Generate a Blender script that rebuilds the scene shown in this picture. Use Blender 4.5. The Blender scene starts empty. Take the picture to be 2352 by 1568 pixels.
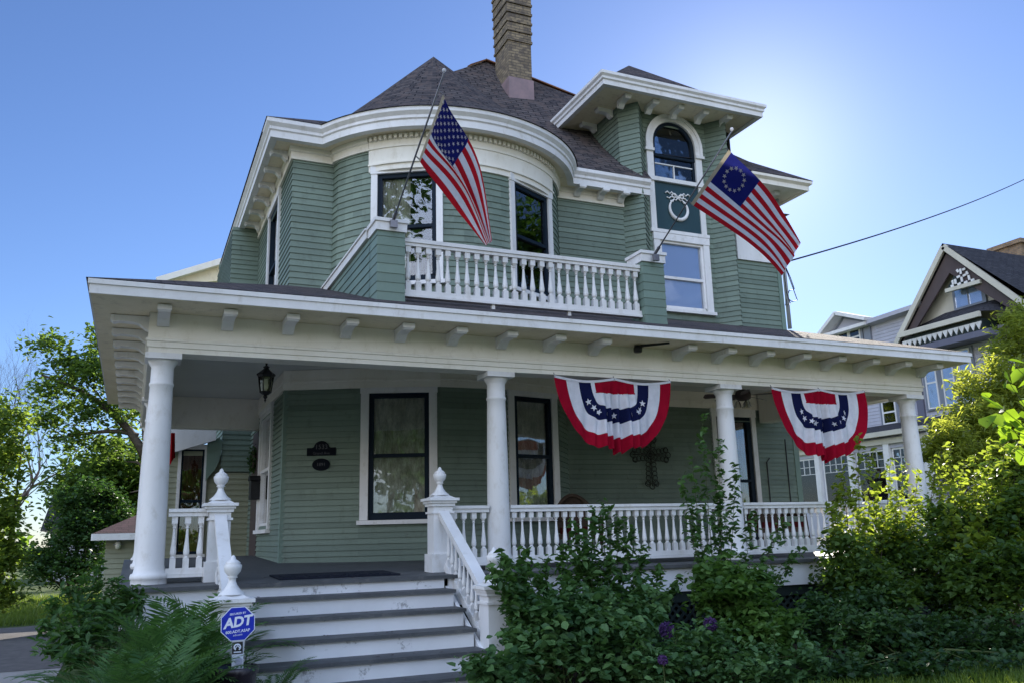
import bpy, math, random
import numpy as np
from mathutils import Vector, Matrix
random.seed(7); RNG = np.random.default_rng(11)
SC = bpy.context.scene
COL = SC.collection
PI = math.pi; R = math.radians

# ------------------------------------------------------------------ camera
YAW, PIT, ROL, FPX, CX, CY = 0.41504, 0.22173, -0.025632, 1961.96, 1176.0, 784.0
EYE = Vector((0, 0, 1.59))
_f = Vector((math.sin(YAW)*math.cos(PIT), math.cos(YAW)*math.cos(PIT), math.sin(PIT)))
_r0 = Vector((math.cos(YAW), -math.sin(YAW), 0)); _u0 = _r0.cross(_f)
_r = math.cos(ROL)*_r0 + math.sin(ROL)*_u0
_u = -math.sin(ROL)*_r0 + math.cos(ROL)*_u0
cam = bpy.data.cameras.new("camera"); co = bpy.data.objects.new("camera", cam); COL.objects.link(co)
cam.sensor_width = 36; cam.lens = 36*FPX/2352; cam.clip_start = 0.05; cam.clip_end = 5000
m = Matrix((_r, _u, -_f)).transposed().to_4x4(); m.translation = EYE
co.matrix_world = m; SC.camera = co
def at(px, py, Y):
    """point of the place seen at a pixel of the 2352-wide photograph, at depth Y"""
    d = _r*(px-CX) - _u*(py-CY) + _f*FPX
    return EYE + d*(Y/d.y)

# ------------------------------------------------------------------ materials
def newmat(name):
    mt = bpy.data.materials.new(name); mt.use_nodes = True
    nt = mt.node_tree; nt.nodes.clear()
    out = nt.nodes.new('ShaderNodeOutputMaterial')
    return mt, nt, out
def N(nt, typ, **kw):
    n = nt.nodes.new(typ)
    for k, v in kw.items(): setattr(n, k, v)
    return n
def setin(n, **kw):
    for k, v in kw.items():
        n.inputs[k.replace('_', ' ')].default_value = v
def rgba(c): return (c[0], c[1], c[2], 1)
def ramp(nt, src, stops):
    r = N(nt, 'ShaderNodeValToRGB'); cr = r.color_ramp
    while len(cr.elements) > 1: cr.elements.remove(cr.elements[-1])
    cr.elements[0].position = stops[0][0]; cr.elements[0].color = rgba(stops[0][1])
    for p, c in stops[1:]:
        e = cr.elements.new(p); e.color = rgba(c)
    nt.links.new(src, r.inputs['Fac']); return r.outputs['Color']
def noise(nt, scale, detail=4, rough=.6, vec=None, dist=0):
    n = N(nt, 'ShaderNodeTexNoise'); setin(n, Scale=scale, Detail=detail, Roughness=rough, Distortion=dist)
    if vec: nt.links.new(vec, n.inputs['Vector'])
    return n.outputs['Fac']
def objvec(nt, scale=(1, 1, 1)):
    t = N(nt, 'ShaderNodeNewGeometry'); mp = N(nt, 'ShaderNodeMapping'); mp.inputs['Scale'].default_value = scale
    nt.links.new(t.outputs['Position'], mp.inputs['Vector']); return mp.outputs['Vector']
def mix(nt, fac, a, b):
    mx = N(nt, 'ShaderNodeMix', data_type='RGBA')
    if isinstance(fac, (int, float)): mx.inputs[0].default_value = fac
    else: nt.links.new(fac, mx.inputs[0])
    for s, i in ((a, 6), (b, 7)):
        if isinstance(s, tuple): mx.inputs[i].default_value = rgba(s)
        else: nt.links.new(s, mx.inputs[i])
    return mx.outputs[2]
def bump(nt, h, strength=.3, dist=.01):
    b = N(nt, 'ShaderNodeBump'); setin(b, Strength=strength, Distance=dist); nt.links.new(h, b.inputs['Height']); return b.outputs['Normal']
def paint(name, c1, c2=None, rough=.5, scale=2.5, streak=True, spec=.35, metal=0, dirt=None, dirtamt=.5, bmp=.15, isl=0):
    mt, nt, out = newmat(name); p = N(nt, 'ShaderNodeBsdfPrincipled')
    c2 = c2 or tuple(x*.82 for x in c1)
    v = objvec(nt, (1, 1, .35) if streak else (1, 1, 1))
    n1 = noise(nt, scale, 6, .62, v)
    col = ramp(nt, n1, [(.3, c2), (.62, c1)])
    if dirt:
        n2 = noise(nt, 7, 8, .7, objvec(nt, (1, 1, .6)))
        n3 = ramp(nt, n2, [(.54, (0, 0, 0)), (.72, (dirtamt,)*3)])
        col = mix(nt, n3, col, dirt)
    if isl:
        g = N(nt, 'ShaderNodeNewGeometry'); mu = N(nt, 'ShaderNodeMix', data_type='RGBA', blend_type='MULTIPLY'); mu.inputs[0].default_value = 1
        nt.links.new(col, mu.inputs[6]); nt.links.new(ramp(nt, g.outputs['Random Per Island'], [(0, (1-isl,)*3), (1, (1+isl*.6, 1+isl*.5, 1+isl*.5))]), mu.inputs[7]); col = mu.outputs[2]
    nt.links.new(col, p.inputs['Base Color'])
    rr = N(nt, 'ShaderNodeMapRange'); nt.links.new(n1, rr.inputs[0]); rr.inputs[3].default_value = rough-.1; rr.inputs[4].default_value = rough+.12
    nt.links.new(rr.outputs[0], p.inputs['Roughness'])
    setin(p, Specular_IOR_Level=spec, Metallic=metal)
    if bmp: nt.links.new(bump(nt, noise(nt, 60, 3, .6, objvec(nt)), bmp, .004), p.inputs['Normal'])
    nt.links.new(p.outputs[0], out.inputs[0]); return mt
def glass_mat(name, tint=(.9, .95, 1), fres=1.5, gain=1.6, base=.06):
    mt, nt, out = newmat(name)
    tr = N(nt, 'ShaderNodeBsdfTransparent'); tr.inputs[0].default_value = rgba(tint)
    gl = N(nt, 'ShaderNodeBsdfGlossy'); gl.inputs['Roughness'].default_value = .015; gl.inputs[0].default_value = (1, 1, 1, 1)
    nt.links.new(bump(nt, noise(nt, 2.2, 2, .5, objvec(nt)), .06, .03), gl.inputs['Normal'])
    fr = N(nt, 'ShaderNodeFresnel'); fr.inputs[0].default_value = fres
    ma = N(nt, 'ShaderNodeMath', operation='MULTIPLY_ADD'); nt.links.new(fr.outputs[0], ma.inputs[0]); ma.inputs[1].default_value = gain; ma.inputs[2].default_value = base; ma.use_clamp = True
    mx = N(nt, 'ShaderNodeMixShader'); nt.links.new(ma.outputs[0], mx.inputs[0]); nt.links.new(tr.outputs[0], mx.inputs[1]); nt.links.new(gl.outputs[0], mx.inputs[2])
    nt.links.new(mx.outputs[0], out.inputs[0]); return mt
def cloth_mat(name, c, transl=.35, rough=.85, weave=220):
    mt, nt, out = newmat(name)
    v = objvec(nt)
    col = ramp(nt, noise(nt, 9, 5, .6, v), [(.3, tuple(x*.85 for x in c)), (.65, c)])
    d = N(nt, 'ShaderNodeBsdfDiffuse'); nt.links.new(col, d.inputs[0])
    t = N(nt, 'ShaderNodeBsdfTranslucent'); nt.links.new(col, t.inputs[0])
    nt.links.new(bump(nt, noise(nt, weave, 2, .5, v), .2, .002), d.inputs['Normal'])
    mx = N(nt, 'ShaderNodeMixShader'); mx.inputs[0].default_value = transl
    nt.links.new(d.outputs[0], mx.inputs[1]); nt.links.new(t.outputs[0], mx.inputs[2]); nt.links.new(mx.outputs[0], out.inputs[0]); return mt
def leaf_mat(name, dark, light, trans, tfac=.45, gloss=.08):
    mt, nt, out = newmat(name)
    g = N(nt, 'ShaderNodeNewGeometry')
    col = ramp(nt, g.outputs['Random Per Island'], [(0, dark), (.5, tuple((a+b)/2 for a, b in zip(dark, light))), (1, light)])
    big = ramp(nt, noise(nt, 1.7, 2, .5, objvec(nt)), [(.35, (.65, .72, .65)), (.65, (1.15, 1.1, .95))])
    mu = N(nt, 'ShaderNodeMix', data_type='RGBA', blend_type='MULTIPLY'); mu.inputs[0].default_value = 1
    nt.links.new(col, mu.inputs[6]); nt.links.new(big, mu.inputs[7])
    d = N(nt, 'ShaderNodeBsdfPrincipled'); nt.links.new(mu.outputs[2], d.inputs['Base Color']); setin(d, Roughness=.5, Specular_IOR_Level=gloss*4)
    t = N(nt, 'ShaderNodeBsdfTranslucent')
    tc = ramp(nt, g.outputs['Random Per Island'], [(0, tuple(x*.7 for x in trans)), (1, trans)])
    nt.links.new(tc, t.inputs[0])
    mx = N(nt, 'ShaderNodeMixShader'); mx.inputs[0].default_value = tfac
    nt.links.new(d.outputs[0], mx.inputs[1]); nt.links.new(t.outputs[0], mx.inputs[2]); nt.links.new(mx.outputs[0], out.inputs[0]); return mt
def bricky(name, cols, mortar, bw, rh, ms, bump_s=.6, offset=.5, rough=.9, nscale=6, variety=None):
    mt, nt, out = newmat(name); p = N(nt, 'ShaderNodeBsdfPrincipled')
    uv = N(nt, 'ShaderNodeUVMap'); uv.uv_map = 'UVMap'
    b = N(nt, 'ShaderNodeTexBrick'); b.offset = offset
    setin(b, Scale=1.0, Mortar_Size=ms, Brick_Width=bw, Row_Height=rh, Mortar_Smooth=.2, Bias=-.1)
    b.inputs['Color1'].default_value = rgba(cols[0]); b.inputs['Color2'].default_value = rgba(cols[1]); b.inputs['Mortar'].default_value = rgba(mortar)
    nt.links.new(uv.outputs[0], b.inputs['Vector'])
    v = objvec(nt)
    n1 = noise(nt, nscale, 6, .7, v)
    big = ramp(nt, n1, [(.3, (.62, .62, .66)), (.7, (1.25, 1.2, 1.15))])
    mu = N(nt, 'ShaderNodeMix', data_type='RGBA', blend_type='MULTIPLY'); mu.inputs[0].default_value = 1
    nt.links.new(b.outputs['Color'], mu.inputs[6]); nt.links.new(big, mu.inputs[7])
    col = mu.outputs[2]
    if variety:
        n2 = noise(nt, 1.0/bw*1.3, 1, .5, uv.outputs[0])
        col = mix(nt, ramp(nt, n2, [(.52, (0, 0, 0)), (.6, (.75,)*3)]), col, variety)
    nt.links.new(col, p.inputs['Base Color']); setin(p, Roughness=rough, Specular_IOR_Level=.2)
    h = N(nt, 'ShaderNodeMath', operation='MULTIPLY_ADD'); nt.links.new(b.outputs['Fac'], h.inputs[0]); h.inputs[1].default_value = -1.0; nt.links.new(noise(nt, 45, 4, .7, v), h.inputs[2])
    nt.links.new(bump(nt, h.outputs[0], bump_s, .012), p.inputs['Normal'])
    nt.links.new(p.outputs[0], out.inputs[0]); return mt
def ground_mat(name, stops, scale, rough=.95, bs=.4, fine=40):
    mt, nt, out = newmat(name); p = N(nt, 'ShaderNodeBsdfPrincipled')
    v = objvec(nt); n1 = noise(nt, scale, 8, .65, v)
    nt.links.new(ramp(nt, n1, stops), p.inputs['Base Color']); setin(p, Roughness=rough, Specular_IOR_Level=.2)
    nt.links.new(bump(nt, noise(nt, fine, 5, .7, v), bs, .02), p.inputs['Normal'])
    nt.links.new(p.outputs[0], out.inputs[0]); return mt
def peeling(name, c, under, lo=.56, hi=.62):
    mt, nt, out = newmat(name); p = N(nt, 'ShaderNodeBsdfPrincipled')
    v = objvec(nt, (1, 1, 1)); n1 = noise(nt, 3.3, 9, .72, v)
    base = ramp(nt, noise(nt, 1.5, 4, .6, v), [(.3, tuple(x*.86 for x in c)), (.7, c)])
    col = mix(nt, ramp(nt, n1, [(lo, (0, 0, 0)), (hi, (.85,)*3)]), base, under)
    nt.links.new(col, p.inputs['Base Color']); setin(p, Roughness=.6, Specular_IOR_Level=.3)
    nt.links.new(bump(nt, n1, .3, .01), p.inputs['Normal'])
    nt.links.new(p.outputs[0], out.inputs[0]); return mt

M = {}
M['siding'] = paint('sage_green_siding', (.180, .236, .190), (.148, .198, .158), .55, 1.4, True, .3, dirt=(.09, .11, .085), dirtamt=.55, isl=.17)
M['siding_light'] = paint('sage_green_trim', (.175, .250, .205), (.148, .215, .175), .5, isl=.12)
M['white'] = paint('white_house_paint', (.78, .775, .77), (.66, .655, .64), .5, 1.7, True, .3, dirt=(.50, .47, .41), dirtamt=.6, isl=.05, bmp=.3)
M['cream'] = paint('cream_soffit_paint', (.82, .74, .56), (.72, .63, .44), .55, 1.9, False, .3, dirt=(.42, .36, .26), dirtamt=.6)  # white trim with the warm bounce light put into its colour
M['beam'] = paint('cream_white_beam_paint', (.82, .79, .71), (.74, .70, .60), .5, 1.5, True, .3, dirt=(.5, .44, .33), dirtamt=.4)
M['ceil'] = paint('porch_ceiling_paint', (.62, .63, .60), (.55, .56, .53), .5, 1.2, False, .3)
M['riser'] = peeling('peeling_white_riser_paint', (.80, .81, .83), (.25, .25, .25), .60, .66)
M['tread'] = paint('grey_porch_floor_paint', (.095, .10, .105), (.060, .064, .068), .6, 3, False, .3, dirt=(.20, .19, .18), dirtamt=.6)
M['teal'] = paint('dark_teal_paint', (.014, .05, .062), (.01, .04, .05), .35, 2, True, .4)
M['navyframe'] = paint('dark_navy_sash_paint', (.008, .017, .030), (.006, .012, .022), .5, 2, True, .12)
M['shingle'] = bricky('asphalt_shingles', ((.118, .104, .102), (.055, .050, .054)), (.016, .015, .018), .30, .115, .012, .9, rough=.95, nscale=9, variety=(.11, .085, .078))
M['brick'] = bricky('cream_chimney_brick', ((.30, .245, .165), (.19, .155, .11)), (.13, .115, .10), .215, .075, .008, .9, nscale=5, variety=(.12, .10, .085))
M['copper'] = paint('pinkish_flashing', (.29, .20, .205), (.20, .15, .16), .5, 4, False, .4)
M['ridge'] = paint('rusty_ridge_cap', (.28, .12, .05), (.10, .06, .05), .6, 5, False)
M['glass'] = glass_mat('window_glass', (.9, .95, 1), 1.5, 1.55, .02)
M['glassdark'] = glass_mat('clear_lantern_glass', (.85, .85, .8), 1.45, 1, .03)
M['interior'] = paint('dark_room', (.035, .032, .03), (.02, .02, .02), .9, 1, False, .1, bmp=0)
M['blind'] = paint('pale_window_shade', (.50, .52, .66), (.44, .46, .60), .7, .8, True, .2, bmp=0)
M['black'] = paint('black_iron', (.012, .012, .014), (.008, .008, .01), .45, 8, False, .4)
M['bronze'] = paint('weathered_bronze', (.05, .055, .04), (.03, .035, .03), .6, 12, False, .3)
M['steel'] = paint('brushed_aluminium_pole', (.20, .20, .22), (.12, .12, .14), .35, 6, False, .5, .7)
M['gray_metal'] = paint('galvanised_downspout', (.42, .45, .47), (.34, .37, .40), .5, 3, True, .4, .2)
M['plaque'] = paint('dark_navy_plaque', (.006, .008, .014), (.004, .006, .010), .8, 9, False, .1)
M['plaquetext'] = paint('dull_raised_lettering', (.055, .058, .07), (.045, .048, .058), .5, 9, False, .4)
M['mat'] = paint('black_rubber_mat', (.012, .015, .025), (.008, .01, .018), .85, 20, False, .2, bmp=.6)
M['flagwhite'] = cloth_mat('flag_white_cloth', (.82, .82, .86), .45)
M['flagtape'] = cloth_mat('flag_hoist_tape', (.52, .46, .36), .2)
M['flagred'] = cloth_mat('flag_red_cloth', (.55, .018, .030), .4)
M['flagblue'] = cloth_mat('flag_blue_cloth', (.018, .022, .16), .35)
M['buntwhite'] = cloth_mat('bunting_white_cloth', (.76, .76, .82), .22)
M['buntred'] = cloth_mat('bunting_red_cloth', (.36, .008, .028), .25)
M['buntblue'] = cloth_mat('bunting_navy_cloth', (.012, .016, .065), .2)
M['redcloth'] = cloth_mat('dark_red_cloth', (.30, .008, .012), .3)
M['signblue'] = paint('sign_blue', (.008, .028, .42), (.007, .024, .38), .35, 3, False, .4, bmp=0)
M['signwhite'] = paint('sign_white', (.72, .76, .86), (.66, .70, .82), .4, 3, False, .4, bmp=0)
M['sticker'] = paint('sticker_black', (.02, .02, .022), (.015, .015, .016), .4, 30, False, bmp=0)
M['pot'] = paint('dark_glazed_pot', (.016, .010, .018), (.010, .008, .012), .3, 5, False, .5, dirt=(.22, .20, .2), dirtamt=.6)
M['soil'] = ground_mat('potting_soil', [(.3, (.02, .015, .01)), (.7, (.05, .035, .025))], 30)
M['wicker'] = paint('brown_wicker', (.070, .048, .033), (.035, .024, .017), .7, 30, False, .2, bmp=.6)
M['redcushion'] = cloth_mat('red_cushion_cloth', (.07, .012, .013), .05)
M['bark'] = ground_mat('tree_bark', [(.3, (.045, .035, .028)), (.7, (.11, .09, .07))], 9, .95, .8, 25)
M['twig'] = ground_mat('grey_twig_bark', [(.3, (.09, .07, .07)), (.7, (.16, .13, .12))], 9, .95, .5, 25)
M['stem'] = ground_mat('green_stem', [(.3, (.05, .07, .02)), (.7, (.09, .11, .04))], 9, .8, .2, 25)
M['lf_shrub'] = leaf_mat('shrub_leaves', (.032, .080, .026), (.095, .185, .058), (.14, .32, .04), .34)
M['lf_blue'] = leaf_mat('bluish_shrub_leaves', (.036, .092, .036), (.120, .225, .085), (.13, .29, .05), .30)
M['lf_yel'] = leaf_mat('yellow_green_leaves', (.042, .10, .024), (.105, .195, .05), (.16, .34, .04), .36)
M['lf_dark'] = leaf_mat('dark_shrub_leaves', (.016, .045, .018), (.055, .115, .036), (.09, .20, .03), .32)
M['lf_tree'] = leaf_mat('tree_leaves', (.028, .07, .02), (.085, .15, .035), (.32, .50, .05), .50)
M['lf_sun'] = leaf_mat('sunlit_tree_leaves', (.06, .11, .018), (.15, .22, .04), (.50, .62, .06), .55)  # sunlit yellow put into the leaf colour and translucency
M['lf_mid'] = leaf_mat('young_tree_leaves', (.045, .095, .020), (.12, .19, .045), (.36, .50, .06), .5)
M['lf_big'] = leaf_mat('broad_lime_leaves', (.07, .16, .015), (.14, .26, .03), (.38, .60, .03), .55)
M['lf_fern'] = leaf_mat('fern_fronds', (.045, .115, .040), (.105, .215, .072), (.16, .34, .06), .35)
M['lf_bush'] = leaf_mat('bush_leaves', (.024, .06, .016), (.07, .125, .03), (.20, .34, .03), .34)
M['lf_arb'] = leaf_mat('feathery_conifer_sprays', (.09, .13, .022), (.20, .24, .055), (.62, .68, .08), .52)
M['allium'] = leaf_mat('purple_florets', (.07, .03, .14), (.16, .075, .26), (.16, .07, .28), .3)
M['grass'] = leaf_mat('lawn_grass', (.05, .10, .015), (.12, .19, .03), (.28, .38, .04), .4)
M['lawn'] = ground_mat('lawn_soil', [(.3, (.035, .055, .015)), (.7, (.07, .10, .025))], 3)
M['bed'] = ground_mat('mulched_bed', [(.3, (.018, .014, .010)), (.7, (.04, .03, .02))], 8)
M['drive'] = ground_mat('asphalt_drive', [(.3, (.09, .085, .085)), (.7, (.15, .14, .135))], 5, .95, .3, 80)
M['walk'] = ground_mat('concrete_walk', [(.3, (.26, .25, .24)), (.7, (.36, .34, .32))], 3, .95, .2, 60)
M['nb_siding'] = paint('pale_lilac_grey_siding', (.46, .46, .52), (.40, .40, .46), .55, 1.5)
M['nb_cream'] = paint('cream_gable_boards', (.60, .57, .48), (.52, .49, .41), .55, 1.5)
M['nb_trim'] = paint('grey_window_casing', (.22, .24, .28), (.18, .20, .24), .5, 2)
M['nb_purple'] = paint('slate_purple_trim', (.15, .15, .20), (.13, .13, .175), .5, 2)
M['nb_dark'] = paint('maroon_bargeboard', (.085, .062, .060), (.065, .048, .048), .5, 2)
M['nb_roof'] = bricky('charcoal_shingles', ((.060, .060, .068), (.038, .038, .045)), (.018, .018, .02), .34, .145, .012, .6, nscale=8)
M['nb_brick'] = bricky('buff_chimney_brick', ((.36, .25, .15), (.27, .18, .11)), (.2, .18, .15), .2, .07, .01, .6)
M['gar'] = paint('pale_olive_siding', (.30, .31, .22), (.25, .26, .18), .55, 1.5)
M['gar_roof'] = bricky('faded_red_shingles', ((.10, .055, .058), (.065, .04, .042)), (.05, .03, .03), .3, .14, .012, .5)
M['lattice'] = paint('dark_green_lattice', (.018, .03, .028), (.012, .02, .02), .6, 3, False)
M['globe'] = paint('lamp_globe', (.75, .75, .7), (.7, .7, .65), .3, 3, False, bmp=0)
M['wire'] = paint('black_cable', (.03, .03, .035), (.02, .02, .025), .5, 3, False, bmp=0)
def curtain_mat():
    mt, nt, out = newmat('lace_curtain')
    h = ramp(nt, noise(nt, 60, 4, .65, objvec(nt, (1, 1, .30))), [(.36, (.66,)*3), (.60, (.97,)*3)])
    big = ramp(nt, noise(nt, 9, 3, .6, objvec(nt, (1, 1, .5))), [(.3, (.36, .31, .20)), (.7, (.80, .70, .50))])
    d = N(nt, 'ShaderNodeBsdfDiffuse'); nt.links.new(big, d.inputs[0])
    t = N(nt, 'ShaderNodeBsdfTransparent')
    mx = N(nt, 'ShaderNodeMixShader'); nt.links.new(h, mx.inputs[0]); nt.links.new(t.outputs[0], mx.inputs[1]); nt.links.new(d.outputs[0], mx.inputs[2])
    nt.links.new(mx.outputs[0], out.inputs[0]); return mt
M['lace'] = curtain_mat()
M['drape'] = cloth_mat('reddish_drape', (.20, .06, .03), .1)

# ------------------------------------------------------------------ mesh builder
WLOC = {}
JR = random.Random(3)
class MB:
    def __init__(s): s.v = []; s.f = []; s.mi = []; s.uo = []
    def add(s, vs, fs, mi=0, uo=0.0):
        b = len(s.v); s.v.extend([tuple(p) for p in vs]); s.f.extend([tuple(i+b for i in f) for f in fs]); s.mi.extend([mi]*len(fs)); s.uo.extend([uo]*len(fs)); return s
    def box(s, x0, x1, y0, y1, z0, z1, mi=0):
        return s.add([(x0,y0,z0),(x1,y0,z0),(x1,y1,z0),(x0,y1,z0),(x0,y0,z1),(x1,y0,z1),(x1,y1,z1),(x0,y1,z1)],
            [(0,3,2,1),(4,5,6,7),(0,1,5,4),(1,2,6,5),(2,3,7,6),(3,0,4,7)], mi)
    def bar(s, p, q, w, h, mi=0, up=(0,0,1)):
        """square bar from p to q, w sideways, h along up"""
        p, q = Vector(p), Vector(q); d = (q-p).normalized(); up = Vector(up)
        sd = d.cross(up)
        if sd.length < 1e-5: sd = d.cross(Vector((0,1,0)))
        sd.normalize(); u = sd.cross(d).normalized(); vs = []
        for e in (p, q):
            for a, b in ((-1,-1),(1,-1),(1,1),(-1,1)): vs.append(e+sd*(a*w/2)+u*(b*h/2))
        return s.add(vs, [(0,1,2,3),(7,6,5,4),(0,4,5,1),(1,5,6,2),(2,6,7,3),(3,7,4,0)], mi)
    def prism(s, poly, axis, a, b, mi=0):
        """extrude a 2D polygon along an axis; axis 'x': poly=(y,z); 'y': (x,z); 'z': (x,y)"""
        n = len(poly)
        def P(p, t): return {'x': (t,p[0],p[1]), 'y': (p[0],t,p[1]), 'z': (p[0],p[1],t)}[axis]
        vs = [P(p, a) for p in poly]+[P(p, b) for p in poly]
        return s.add(vs, [tuple(range(n)), tuple(range(2*n-1, n-1, -1))]+[(i, n+i, n+(i+1)%n, (i+1)%n) for i in range(n)], mi)
    def lathe(s, prof, c=(0,0,0), seg=16, mi=0, smooth=True):
        n = len(prof); vs = []
        for k in range(seg):
            a = 2*PI*k/seg
            for r, z in prof: vs.append((c[0]+r*math.cos(a), c[1]+r*math.sin(a), c[2]+z))
        fs = []
        for k in range(seg):
            k2 = (k+1) % seg
            for i in range(n-1): fs.append((k*n+i, k2*n+i, k2*n+i+1, k*n+i+1))
        return s.add(vs, fs, mi)
    def tube(s, pts, rad, sides=6, mi=0):
        pts = [Vector(p) for p in pts]; n = len(pts)
        if not hasattr(rad, '__len__'): rad = [rad]*n
        t0 = (pts[1]-pts[0]).normalized(); a = t0.orthogonal().normalized(); vs = []
        for i, p in enumerate(pts):
            t = (pts[min(i+1, n-1)]-pts[max(i-1, 0)]).normalized()
            a = (a-t*a.dot(t)); a = a.normalized() if a.length > 1e-6 else t.orthogonal().normalized()
            b = t.cross(a)
            for k in range(sides):
                th = 2*PI*k/sides; vs.append(p+(a*math.cos(th)+b*math.sin(th))*rad[i])
        fs = [(i*sides+k, i*sides+(k+1)%sides, (i+1)*sides+(k+1)%sides, (i+1)*sides+k) for i in range(n-1) for k in range(sides)]
        fs += [tuple(range(sides-1, -1, -1)), tuple((n-1)*sides+k for k in range(sides))]
        return s.add(vs, fs, mi)
    def sweep(s, path, prof, mi=0, caps=True):
        """closed profile of (outward offset, z) carried along a plan path with mitred corners; outward is to the right of travel"""
        ns = miters(path); n = len(prof); vs = []
        for (x, y), nn in zip(path, ns):
            for o, z in prof: vs.append((x+nn[0]*o, y+nn[1]*o, z))
        fs = []
        for i in range(len(path)-1):
            for k in range(n):
                k2 = (k+1) % n; fs.append((i*n+k, i*n+k2, (i+1)*n+k2, (i+1)*n+k))
        if caps: fs += [tuple(range(n-1, -1, -1)), tuple((len(path)-1)*n+k for k in range(n))]
        return s.add(vs, fs, mi)
    def clap(s, path, z0, z1, bd, openings=(), mi=0, lap=.02):
        """lapped boards along a plan path; openings = (segment, from, to, z0, z1) in metres along the segment"""
        ns = miters(path); k = 0; z = z0; jz = 0.0
        while z < z1-1e-4:
            zt = min(z+bd*(1+JR.uniform(-.045, .045)), z1); zm = (z+zt)/2
            for i in range(len(path)-1):
                a, b = Vector(path[i]+(0,)), Vector(path[i+1]+(0,)); L = (b-a).length
                na, nb = Vector(ns[i]+(0,)), Vector(ns[i+1]+(0,))
                spans = [(0, L)]
                for (sg, o0, o1, oz0, oz1) in openings:
                    if sg == i and oz0 < zm < oz1:
                        new = []
                        for u, w in spans:
                            if o0 > u: new.append((u, min(o0, w)))
                            if o1 < w: new.append((max(o1, u), w))
                        spans = [q for q in new if q[1]-q[0] > 1e-4]
                cut = []
                for u, w in spans:
                    while w-u > 2.6:
                        q = u+JR.uniform(1.2, 2.4)
                        if w-q < .4: break
                        cut.append((u, q-.0012)); u = q+.0012
                    cut.append((u, w))
                for u, w in cut:
                    pu, pw = a.lerp(b, u/L), a.lerp(b, w/L); nu, nw = na.lerp(nb, u/L), na.lerp(nb, w/L)
                    e = Vector((0, 0, 1))
                    s.add([pu+nu*lap+e*z, pw+nw*lap+e*z, pw+nw*.004+e*zt, pu+nu*.004+e*zt, pu+nu*.0+e*z, pw+nw*.0+e*z], [(0,1,2,3),(4,5,1,0)], mi)
            z = zt
        return s
def miters(path):
    ns = []
    def nrm(a, b):
        dx, dy = b[0]-a[0], b[1]-a[1]; l = math.hypot(dx, dy); return (dy/l, -dx/l)
    for i in range(len(path)):
        if i == 0: ns.append(nrm(path[0], path[1]))
        elif i == len(path)-1: ns.append(nrm(path[-2], path[-1]))
        else:
            p, q = nrm(path[i-1], path[i]), nrm(path[i], path[i+1]); d = max(1+p[0]*q[0]+p[1]*q[1], .35)
            ns.append(((p[0]+q[0])/d, (p[1]+q[1])/d))
    return ns
def arc(cx, cy, r, a0, a1, n):
    """angles in degrees from straight front (-Y), positive to the right"""
    return [(cx+r*math.sin(R(a0+(a1-a0)*i/n)), cy-r*math.cos(R(a0+(a1-a0)*i/n))) for i in range(n+1)]

def mesh_from(name, v, f, mats, mi=None, uo=None, smooth=False, autouv=True):
    me = bpy.data.meshes.new(name); me.from_pydata(v, [], f)
    for mt in mats: me.materials.append(mt)
    if mi is not None and len(mats) > 1: me.polygons.foreach_set('material_index', mi)
    if smooth: me.polygons.foreach_set('use_smooth', [True]*len(f))
    if autouv:
        uvl = me.uv_layers.new(name='UVMap'); data = np.zeros((len(me.loops), 2))
        for pi, p in enumerate(me.polygons):
            n = p.normal; u = Vector((-n.y, n.x, 0))
            u = u.normalized() if u.length > 1e-4 else Vector((1, 0, 0))
            w = n.cross(u); off = uo[pi] if uo else 0
            for li in p.loop_indices:
                c = me.vertices[me.loops[li].vertex_index].co; data[li] = (c.dot(u)+off, c.dot(w))
        uvl.data.foreach_set('uv', data.ravel())
    me.update(); return me
def link(name, data, parent, loc):
    o = bpy.data.objects.new(name, data); COL.objects.link(o)
    loc = Vector(loc); WLOC[o.name] = loc
    if parent is not None: o.parent = parent; o.location = loc-WLOC[parent.name]
    else: o.location = loc
    return o
def obj(name, mb, mat, parent=None, smooth=False, uv=True):
    vs = np.array(mb.v, dtype=float); lo, hi = vs.min(0), vs.max(0)
    loc = np.array([(lo[0]+hi[0])/2, (lo[1]+hi[1])/2, lo[2]])
    mats = mat if isinstance(mat, (list, tuple)) else [mat]
    # world-anchored uv: compute from shifted coordinates is fine, courses stay level
    me = mesh_from(name, (vs-loc).tolist(), mb.f, mats, mb.mi, mb.uo, smooth, uv)
    return link(name, me, parent, loc)
def empty(name, loc, label, cat, group=None):
    o = link(name, None, None, loc); o.empty_display_size = .1
    return tag(o, label, cat, group)
def tag(o, label, cat, group=None):
    o['label'] = label; o['category'] = cat
    if group: o['group'] = group
    return o
def kind(o, k): o['kind'] = k; return o
def inst(src, parent, loc, rot=0.0):
    o = src.copy(); COL.objects.link(o); o.rotation_euler = (0, 0, rot); WLOC[o.name] = Vector(loc)
    o.parent = parent; o.location = Vector(loc)-(WLOC[parent.name] if parent else Vector()); return o
def dup_thing(root, loc, rotz, label):
    r = root.copy(); COL.objects.link(r); r.location = loc; r.rotation_euler = (0, 0, rotz); r['label'] = label; WLOC[r.name] = Vector(loc)
    for ch in list(root.children):
        k = ch.copy(); COL.objects.link(k); k.parent = r
        for g in list(ch.children):
            q = g.copy(); COL.objects.link(q); q.parent = k
    return r
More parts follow.
